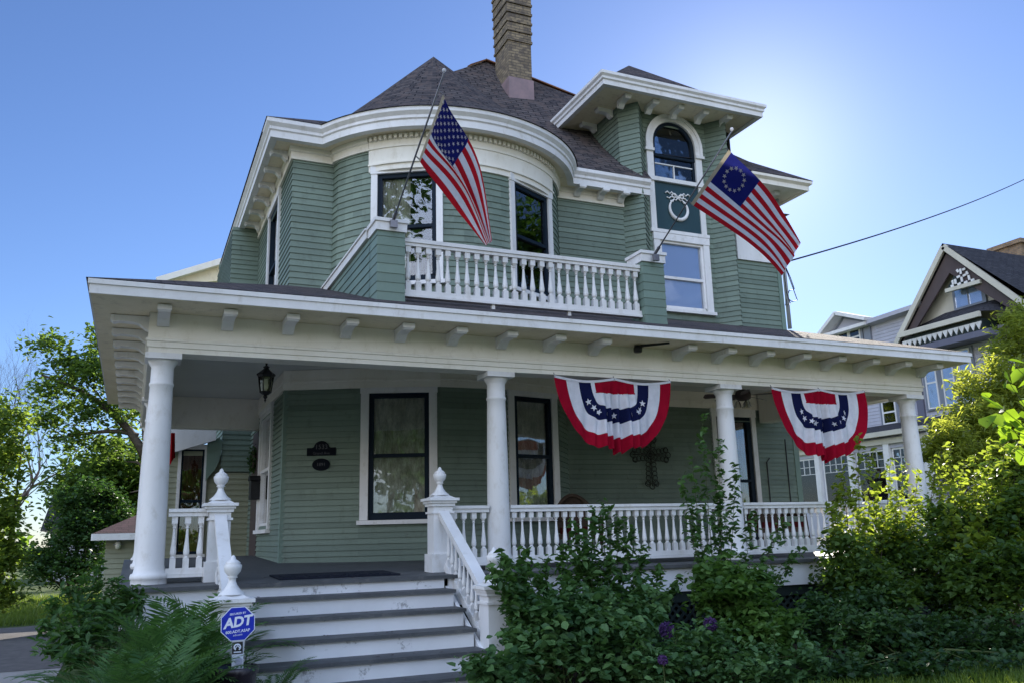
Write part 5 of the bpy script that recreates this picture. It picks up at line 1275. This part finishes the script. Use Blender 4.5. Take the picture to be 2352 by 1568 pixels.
# right hand shrubs in front of the porch
shrub('leafy_shrub', 'dense dark shrub crowding the right side of the steps', 'shrub',
    [C(1250, 1480, 8.1, .40, .4, .36, 3), C(1400, 1500, 8.0, .48, .4, .36, 3), C(1215, 1410, 8.3, .20, .3, .22, 1), C(1330, 1410, 8.4, .46, .35, .28, 3), C(1470, 1420, 8.5, .36, .3, .34, 2), C(1165, 1545, 7.7, .28, .3, .18, 1), C(1115, 1548, 7.6, .14, .2, .10, .5)],
    6600, .088, M['lf_blue'], None, 14, .08, 28, 51, .42, .2, .7, .5)
sprigs('leafy_shrub', 'taller shrub whose sprigs rise in front of the porch railing beside the second column',
    [SP(x0, 1500, x1, y1, Y, dx, .05) for x0, x1, y1, Y, dx in ((1230, 1130, 1305, 8.3, -.06), (1240, 1155, 1275, 8.35, -.05), (1250, 1190, 1300, 8.4, -.03), (1235, 1165, 1340, 8.2, -.05), (1230, 1160, 1290, 8.8, -.05), (1250, 1205, 1265, 8.9, 0), (1270, 1250, 1285, 9.0, 0), (1300, 1290, 1255, 9.0, 0), (1330, 1320, 1200, 9.1, 0), (1350, 1365, 1165, 9.2, 0), (1370, 1395, 1150, 9.2, .03), (1390, 1425, 1190, 9.2, .03), (1400, 1450, 1215, 9.1, .05), (1420, 1480, 1265, 9.1, .05), (1440, 1520, 1300, 9.1, .05), (1460, 1560, 1330, 9.1, .05), (1380, 1345, 1235, 9.0, 0), (1290, 1235, 1320, 8.7, 0), (1340, 1300, 1330, 8.8, 0), (1420, 1400, 1280, 8.9, 0), (1450, 1460, 1320, 8.8, 0), (1230, 1190, 1330, 8.5, 0), (1400, 1375, 1300, 9.0, 0), (1360, 1330, 1270, 9.0, 0))],
    .095, M['lf_shrub'], 52, 46, None, .008, .14, aspect=.5)
sprigs('climbing_vine', 'thin leafy vine sapling climbing in front of the third column',
    [SP(x0, 1450, x1, y1, 9.5, dx, .05) for x0, x1, y1, dx in ((1650, 1612, 955, -.02), (1660, 1650, 1010, 0), (1665, 1690, 1070, .04), (1640, 1590, 1060, -.05), (1670, 1735, 1180, .06), (1680, 1800, 1195, .1), (1640, 1570, 1110, -.06), (1660, 1655, 1130, 0), (1690, 1840, 1260, .1))],
    .092, M['lf_shrub'], 53, 44, None, .008, .12, cat='vine', aspect=.5)
shrub('leafy_shrub', 'lighter green rounded shrub below the third column', 'shrub',
    [C(1690, 1385, 8.5, .46, .4, .40, 3), C(1640, 1320, 8.8, .28, .3, .16, 1), C(1760, 1450, 8.2, .42, .35, .33, 2), C(1720, 1340, 8.8, .33, .3, .16, 1.2)],
    5000, .085, M['lf_yel'], None, 9, .08, 32, 54, .42, .3, .7, .42)
shrub('leafy_shrub', 'bluish low shrub with purple flowers in front of the porch lattice', 'shrub',
    [C(1600, 1490, 7.9, .40, .35, .30, 2), C(1530, 1530, 7.6, .40, .3, .22, 2), C(1700, 1540, 7.5, .42, .3, .22, 2), C(1830, 1530, 7.5, .42, .3, .26, 2)],
    4200, .075, M['lf_blue'], None, 9, .08, 32, 55, .45, .15, .65)
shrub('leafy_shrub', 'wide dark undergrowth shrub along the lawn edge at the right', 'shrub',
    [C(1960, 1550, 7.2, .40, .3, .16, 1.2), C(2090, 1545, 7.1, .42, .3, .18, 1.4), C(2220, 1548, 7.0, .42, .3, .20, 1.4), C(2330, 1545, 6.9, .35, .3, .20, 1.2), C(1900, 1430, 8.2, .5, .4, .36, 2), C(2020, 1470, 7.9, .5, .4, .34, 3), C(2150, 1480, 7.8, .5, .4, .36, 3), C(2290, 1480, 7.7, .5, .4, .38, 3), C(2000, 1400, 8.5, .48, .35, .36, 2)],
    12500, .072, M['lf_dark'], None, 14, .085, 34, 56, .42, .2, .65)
sprigs('leafy_shrub', 'loose weedy stems with narrow leaves rising from the dark undergrowth',
    [SP(x1+random.uniform(-40, 40), 1570, x1, y1, 7.6, random.uniform(-.06, .06), .05) for x1, y1 in ((1560, 1440), (1480, 1470), (1780, 1440), (1850, 1410), (1930, 1440), (2010, 1420), (2080, 1450), (2160, 1430), (2230, 1460), (2310, 1440), (1640, 1480), (1720, 1500), (1890, 1490), (1970, 1500), (2120, 1510), (2270, 1510))],
    .085, M['lf_shrub'], 156, 22, None, .006, .11, aspect=.3)
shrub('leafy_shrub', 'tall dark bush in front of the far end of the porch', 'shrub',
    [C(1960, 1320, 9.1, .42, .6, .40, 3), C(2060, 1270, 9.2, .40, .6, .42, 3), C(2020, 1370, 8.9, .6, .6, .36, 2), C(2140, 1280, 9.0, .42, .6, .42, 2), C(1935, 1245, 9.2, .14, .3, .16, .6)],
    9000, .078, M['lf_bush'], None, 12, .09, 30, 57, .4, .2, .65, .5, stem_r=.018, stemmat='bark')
sprigs('leafy_shrub', 'upright sunlit yellow sprigs rising above the bushes right of the second bunting',
    [SP(x0, 1330, x1, y1, Y, 0, .05) for x0, x1, y1, Y in ((1975, 1972, 1005, 9.4), (1960, 1935, 1080, 9.4), (1990, 2000, 1040, 9.5), (2030, 2045, 1055, 9.5), (2060, 2075, 1065, 9.4), (2080, 2110, 1080, 9.4), (2010, 2015, 1110, 9.3), (2120, 2150, 1050, 9.5), (1940, 1905, 1160, 9.3), (1930, 1920, 1120, 9.4), (2140, 2185, 1020, 9.5), (2050, 2060, 1130, 9.2), (1980, 1965, 1130, 9.3), (2100, 2100, 1140, 9.2), (2150, 2160, 1120, 9.3), (2170, 2215, 1060, 9.4), (2020, 2035, 1170, 9.1), (2070, 2085, 1190, 9.1), (1990, 1985, 1190, 9.1))],
    .088, M['lf_sun'], 157, 34, None, .009, .16, stemmat='bark')  # sun on the bush tops is carried by the leaf colour
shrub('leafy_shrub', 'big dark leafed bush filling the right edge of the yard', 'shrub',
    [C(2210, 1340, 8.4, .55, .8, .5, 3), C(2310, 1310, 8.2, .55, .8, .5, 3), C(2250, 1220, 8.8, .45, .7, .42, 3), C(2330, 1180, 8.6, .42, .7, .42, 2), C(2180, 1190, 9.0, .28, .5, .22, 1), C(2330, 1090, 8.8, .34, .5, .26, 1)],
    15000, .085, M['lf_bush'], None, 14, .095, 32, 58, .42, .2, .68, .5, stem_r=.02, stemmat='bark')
sprigs('leafy_shrub', 'sunlit lime topped sprigs growing out of the big dark bush at the right edge',
    [SP(x0, 1350, x1, y1, Y, .03, .08) for x0, x1, y1, Y in ((2200, 2190, 1085, 8.8), (2230, 2240, 1045, 8.8), (2260, 2275, 1010, 8.8), (2280, 2310, 1000, 8.7), (2300, 2340, 1020, 8.6), (2240, 2215, 1130, 8.6), (2270, 2265, 1090, 8.6), (2310, 2320, 1080, 8.5), (2250, 2245, 1170, 8.4), (2290, 2290, 1150, 8.4), (2330, 2345, 1140, 8.3), (2210, 2180, 1170, 8.6), (2320, 2330, 1210, 8.2), (2270, 2270, 1230, 8.2), (2230, 2225, 1215, 8.3))],
    .105, M['lf_sun'], 158, 30, None, .01, .18, stemmat='bark', aspect=.62)  # lit tops coloured paler than the bush leaves below
shrub('arborvitae', 'feathery yellow green conifer standing between the porch and the neighbouring house', 'conifer',
    [C(2250, 990, 14.5, 1.0, .9, .9, 3), C(2290, 900, 14.5, 1.0, .9, 1.0, 3), C(2340, 790, 14.5, .75, .8, .9, 2), C(2330, 950, 14.2, 1.0, .9, 1.0, 3), C(2200, 1060, 14.3, .9, .8, .6, 2), C(2352, 740, 14.5, .5, .5, .6, 1), C(2170, 1000, 14.3, .45, .5, .4, .8), C(2300, 1150, 14.5, 1.3, 1.0, 1.6, 3)],
    22000, .15, M['lf_arb'], None, 6, .16, 44, 59, .3, -.2, .26, .5, part='foliage', stem_r=.05, stemmat='bark')
# lime branch close to the camera at the right
lb = empty('tree_branch', tuple(at(2420, 1120, 5.6)), 'overhanging branch of broad lime green leaves lit by the sun at the right edge', 'branch')
tw = MB(); p_ = []; dr = []
rg_ = random.Random(5)
for (x0, y0, x1, y1, nlf) in ((2440, 1080, 2300, 850, 9), (2430, 1060, 2262, 905, 10), (2440, 1050, 2265, 965, 10), (2430, 1100, 2290, 985, 6), (2440, 960, 2320, 830, 8), (2430, 1120, 2300, 1010, 6)):
    a, b = at(x0, y0, 5.65), at(x1, y1, 5.5); mid = a.lerp(b, .5)+Vector((0, 0, .05)); tw.tube([a, mid, b], [.007, .005, .002], 5)
    for k in range(nlf):
        t = .3+.72*k/nlf; q = bez([a, mid, b], min(t, 1)); d = (b-a).normalized()
        sdv = Vector((rg_.uniform(-.5, .5), rg_.uniform(-.4, .4), rg_.uniform(-.6, .4)))
        dd = (d*.5+sdv).normalized(); p_.append(list(q+dd*.045)); dr.append(list(dd))
P = np.array(p_); base = np.array(lb.location)
link('leaves', leaf_mesh('leaves', P-base, .150, M['lf_big'], .12, .1, .82, 71, np.array(dr)*2), lb, lb.location); obj('twigs', tw, M['stem'], lb, True, False)
# alliums
for i, (px, py, Y, r, lb_) in enumerate(((1532, 1446, 7.7, .075, 'bright purple allium head nearest the middle of the shrubs'), (1632, 1433, 7.9, .07, 'dusky purple allium head below the third column'), (1522, 1515, 7.3, .045, 'small purple flower low in the front shrubs'), (1690, 1300, 8.9, .05, 'faded grey purple allium head just below the deck edge'))):
    q = at(px, py, Y); root = empty('allium', (q.x, q.y, 0), lb_, 'flower', 'purple alliums among the shrubs')
    g = np.random.default_rng(60+i); d = g.normal(size=(420, 3)); d /= np.linalg.norm(d, axis=1)[:, None]
    P = np.array([0, 0, q.z])+d*r*g.uniform(.75, 1.05, 420)[:, None]
    link('flower_head', leaf_mesh('flower_head', P, r*.38, M['allium'], .0, 0, .5, i, d*2), root, (q.x, q.y, 0))
    obj('stem', MB().tube([(q.x+.03, q.y, 0), (q.x+.01, q.y, q.z*.5), (q.x, q.y, q.z)], .006, 5), M['stem'], root)
# left background
shrub('round_bush', 'large dark rounded bush beside the pale outbuilding with a sunlit top', 'bush',
    [C(185, 1290, 28, 1.0, 1.2, .8, 3), C(125, 1285, 28, .55, 1.0, .7, 2), C(85, 1300, 28, .4, .8, .5, 1), C(215, 1190, 28.5, .85, 1.0, .8, 3), C(165, 1205, 28, .65, .9, .7, 2), C(245, 1140, 29, .5, .8, .4, 1.5), C(285, 1190, 29, .5, .8, .5, 1.5), C(210, 1125, 28.5, .35, .7, .35, 1), C(150, 1140, 28, .25, .6, .3, .6)],
    13000, .12, M['lf_dark'], None, 8, .16, 30, 81, .45, .15, .55, .6, stem_r=.05, stemmat='bark', zmin=-.9)
shrub('leafy_tree', 'bright yellow green young tree at the left edge of the picture', 'tree',
    [C(0, 960, 18, .35, .6, .5, 1.5), C(-30, 1080, 18, .6, .7, .8, 3), C(30, 1050, 18.5, .18, .4, .3, .7), C(5, 1190, 18, .35, .5, .5, 1.6), C(-20, 1290, 18, .45, .5, .5, 2), C(30, 1260, 18, .14, .3, .25, .6), C(45, 960, 18.5, .18, .4, .2, .4), C(10, 1370, 18, .2, .4, .25, .7)],
    6400, .10, M['lf_mid'], (at(-30, 1300, 18).x, 18, 0), 9, .12, 18, 82, .4, .2, .6, .55, part='crown', stem_r=.035, stemmat='bark')
M['lf_far'] = leaf_mat('far_tree_leaves', (.026, .06, .02), (.075, .13, .04), (.24, .38, .05), .45)
def limb_tree(label, base, limbs, clumps, n, size, mat, seed, cl=.32, r0=.2):
    root = empty('broadleaf_tree', base, label, 'tree'); mb = MB(); rg = random.Random(seed)
    for pts, r in limbs:
        pts = [Vector(p) for p in pts]; mb.tube([bez(pts, k/8) for k in range(9)], [r*(1-.8*k/8) for k in range(9)], 6)
        for k in range(7):
            q = bez(pts, .25+.1*k); e = q+Vector((rg.uniform(-.9, .9), rg.uniform(-.6, .6), rg.uniform(-.1, 1.0))); mb.tube([q, q.lerp(e, .5)+Vector((0, 0, .12)), e], [r*.28, r*.18, r*.06], 4)
    obj('trunk', mb, M['bark'], root, True, False)
    P = cloud(clumps, n, cl, 20, seed, .6); link('crown', leaf_mesh('crown', P-np.array(base), size, mat, .4, .25, .6, seed), root, base)
T3 = lambda x, y, dy=0: at(x, y, 33+dy)
tb = T3(360, 1300); tb.z = -.9
limb_tree('spreading tree with dark limbs reaching out left behind the first column', tuple(tb),
    [([tb, T3(350, 1150), T3(335, 1040)], .26), ([T3(338, 1060), T3(310, 985), T3(240, 905), T3(150, 880), T3(95, 860)], .17), ([T3(318, 1000), T3(260, 975), T3(190, 1000), T3(110, 1005)], .10), ([T3(262, 925), T3(225, 860), T3(235, 770)], .10), ([T3(338, 1050), T3(330, 900), T3(300, 790)], .14)],
    [C(x, y, 33+dy, rx, .8, rz, w_) for x, y, dy, rx, rz, w_ in ((110, 790, 0, .6, .5, 1), (155, 835, 0, .7, .6, 1.4), (235, 785, .5, .6, .6, 1.2), (215, 850, -.5, .8, .7, 2), (280, 840, .5, .6, .9, 1.5), (120, 890, 0, .7, .5, 1.2), (190, 930, -.3, .8, .5, 1.4), (260, 950, .2, .7, .5, 1), (105, 960, 0, .6, .5, 1), (170, 1010, 0, .9, .5, 1.3), (240, 1030, .3, .8, .5, 1.2), (310, 900, .6, .4, 1.0, 1))],
    6600, .17, M['lf_far'], 12, cl=.24)
tree('broadleaf_tree', 'lower leafy tree behind the outbuilding roof', (at(300, 1300, 38).x, 38, -.9), 8.5, .2, (.1, 0, 1), 4, 9000, .24, M['lf_far'], 23, .34, .65, .1, .5, ratio=.70)
tree('bare_tree', 'leafless grey tree with fine twigs at the far left', (at(-60, 1200, 42).x, 42, -.9), 12.2, .22, (.10, 0, 1), 7, 0, .2, M['lf_tree'], 37, .25, .52, .14, .4, 'twig', ratio=.75)
tree('bare_tree', 'second leafless grey tree lower down at the far left edge', (at(-110, 1200, 38).x, 38, -.9), 12.2, .22, (.05, 0, 1), 7, 0, .2, M['lf_tree'], 91, .25, .48, .16, .4, 'twig', ratio=.75)
tree('broadleaf_tree', 'distant tree whose top shows above the porch roof', (at(338, 700, 44).x, 44, -.9), 13.6, .25, (0, 0, 1), 4, 5000, .26, M['lf_sun'], 5, .36, .5, .2, .4, ratio=.72)
# far tree line all round the horizon so the ground does not end in a bare edge
g = np.random.default_rng(9); cl = []
for k in range(70):
    a = 2*PI*k/70+g.uniform(-.03, .03); rr = g.uniform(85, 120); x, y = rr*math.sin(a), rr*math.cos(a)
    cl.append(((x, y, g.uniform(.5, 3.0)), (g.uniform(4, 7), g.uniform(3, 5), g.uniform(2.5, 5.0)), 1))
P = cloud(cl, 26000, 1.1, 60, 77, .4); P = P[P[:, 2] > -.8]
o = link('treeline', leaf_mesh('treeline', P, .95, M['lf_tree'], .4, .2, .7, 77), None, (0, 0, 0)); kind(o, 'stuff')
# trees across the street, which the windows mirror
for i, (x, y, H, s, lb_) in enumerate(((-9, -26, 13, 101, 'round street tree mirrored in the left porch window'), (-17, -28, 14, 102, 'broad street tree at the left of the far kerb'), (-10, -2.5, 22, 103, 'tall old tree mirrored in the left bow window'), (12, -27, 13, 104, 'street tree mirrored in the right porch window'), (2, -30, 12, 106, 'middle street tree straight behind the photographer'), (30, 9, 20, 107, 'tall tree mirrored in the right bow window'), (-4, -29, 11, 108, 'smaller street tree behind the photographer'))):
    tree('street_tree', lb_, (x, y, 0), H, .28, (.03, 0, 1), 4 if s in (103, 107) else 3, 15000 if s == 103 else 5000 if s == 107 else 7500, .30 if s in (103, 107) else .42, M['lf_shrub'], s, .34, .6, .15, .9, group='street trees across the road')

T_ = [o for o in COL.objects if o.name.startswith('street_tree')]
for i, (x, y, rz, src, lb_) in enumerate(((-13, -23, 1, 0, 'low street tree mirrored at the left of the porch window'), (-5, -24, 2.2, 1, 'street tree mirrored in the middle of the porch window'), (6, -24, 3.1, 4, 'street tree mirrored between the porch windows'), (17, -25, 4.2, 3, 'street tree mirrored beside the glazed door'), (-22, -24, .5, 6, 'street tree at the far left of the opposite kerb'))):
    dup_thing(T_[src], (x, y, 0), rz, lb_)

# ================================================================== SKY AND SUN
SUN_AZ, SUN_EL = R(40.8), R(24.4)
w = bpy.data.worlds.new('World'); SC.world = w; w.use_nodes = True
nt = w.node_tree; nt.nodes.clear()
out = nt.nodes.new('ShaderNodeOutputWorld'); bg = nt.nodes.new('ShaderNodeBackground')
sky = nt.nodes.new('ShaderNodeTexSky'); sky.sky_type = 'NISHITA'; sky.sun_disc = False
sky.sun_elevation = SUN_EL; sky.sun_rotation = SUN_AZ; sky.air_density = 1.0; sky.dust_density = .17; sky.ozone_density = 3.0; sky.altitude = 200
tint = nt.nodes.new('ShaderNodeMix'); tint.data_type = 'RGBA'; tint.blend_type = 'MULTIPLY'; tint.inputs[0].default_value = 1
nt.links.new(sky.outputs[0], tint.inputs[6]); tint.inputs[7].default_value = (.92, 1.03, 1.32, 1)   # the photograph's cool white balance
nt.links.new(tint.outputs[2], bg.inputs[0]); bg.inputs[1].default_value = .055
# unseen bright cloud banks behind the camera, added to brighten the shaded front
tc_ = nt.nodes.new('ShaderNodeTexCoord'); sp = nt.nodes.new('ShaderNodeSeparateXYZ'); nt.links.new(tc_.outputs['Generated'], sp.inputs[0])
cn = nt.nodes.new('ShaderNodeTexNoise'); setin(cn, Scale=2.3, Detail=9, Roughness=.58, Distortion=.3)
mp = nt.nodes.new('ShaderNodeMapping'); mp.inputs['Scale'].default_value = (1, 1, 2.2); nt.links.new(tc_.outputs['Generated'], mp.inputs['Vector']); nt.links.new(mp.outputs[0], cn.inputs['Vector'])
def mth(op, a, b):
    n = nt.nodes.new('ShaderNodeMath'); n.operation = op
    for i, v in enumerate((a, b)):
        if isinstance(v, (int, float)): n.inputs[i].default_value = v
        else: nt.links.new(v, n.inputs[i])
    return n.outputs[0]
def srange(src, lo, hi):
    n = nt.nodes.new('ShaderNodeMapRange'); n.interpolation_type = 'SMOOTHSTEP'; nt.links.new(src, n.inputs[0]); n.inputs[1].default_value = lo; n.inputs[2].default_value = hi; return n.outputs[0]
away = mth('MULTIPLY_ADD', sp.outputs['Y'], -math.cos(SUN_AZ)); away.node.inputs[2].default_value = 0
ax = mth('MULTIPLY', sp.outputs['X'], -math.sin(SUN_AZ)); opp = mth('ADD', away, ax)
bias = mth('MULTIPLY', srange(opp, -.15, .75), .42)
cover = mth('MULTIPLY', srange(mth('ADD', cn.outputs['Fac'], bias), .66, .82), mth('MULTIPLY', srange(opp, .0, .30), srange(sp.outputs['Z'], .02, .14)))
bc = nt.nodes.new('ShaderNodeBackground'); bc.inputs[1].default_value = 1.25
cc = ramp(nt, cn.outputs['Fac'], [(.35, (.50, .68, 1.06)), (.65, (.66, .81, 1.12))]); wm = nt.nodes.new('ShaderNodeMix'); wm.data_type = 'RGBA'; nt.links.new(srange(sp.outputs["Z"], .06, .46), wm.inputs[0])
wm.inputs[6].default_value = (1.02, .92, .80, 1); nt.links.new(cc, wm.inputs[7]); nt.links.new(wm.outputs[2], bc.inputs[0])  # low part of the added clouds tinted to warm the porch interior
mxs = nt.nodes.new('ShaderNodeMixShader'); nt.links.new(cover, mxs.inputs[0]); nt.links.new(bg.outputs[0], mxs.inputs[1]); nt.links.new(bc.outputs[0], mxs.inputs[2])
# the bright aureole of haze round the sun
vd = nt.nodes.new('ShaderNodeVectorMath'); vd.operation = 'DOT_PRODUCT'; nt.links.new(tc_.outputs['Generated'], vd.inputs[0])
vd.inputs[1].default_value = (math.sin(SUN_AZ)*math.cos(SUN_EL), math.cos(SUN_AZ)*math.cos(SUN_EL), math.sin(SUN_EL))
au = mth('POWER', mth('MAXIMUM', vd.outputs['Value'], 0.0), 210.0)
ba = nt.nodes.new('ShaderNodeBackground'); ba.inputs[0].default_value = (1, .97, .92, 1); nt.links.new(mth('MULTIPLY', au, .12), ba.inputs[1])
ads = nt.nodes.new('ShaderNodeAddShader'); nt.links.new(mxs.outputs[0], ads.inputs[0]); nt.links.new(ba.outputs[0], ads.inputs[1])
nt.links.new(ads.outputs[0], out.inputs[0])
sl = bpy.data.lights.new('sun', 'SUN'); so = bpy.data.objects.new('sun', sl); COL.objects.link(so)
sl.energy = 5.0; sl.angle = R(.53); sl.color = (1, .93, .82)
sd = Vector((math.sin(SUN_AZ)*math.cos(SUN_EL), math.cos(SUN_AZ)*math.cos(SUN_EL), math.sin(SUN_EL)))
so.rotation_euler = sd.to_track_quat('Z', 'Y').to_euler(); so.location = sd*60
SC.view_settings.view_transform = 'Standard'; SC.view_settings.look = 'None'; SC.view_settings.exposure = 1.15; SC.view_settings.gamma = 1
SC.cycles.max_bounces = 8; SC.cycles.transparent_max_bounces = 16; SC.cycles.use_denoising = True
SC.cycles.sample_clamp_indirect = 6
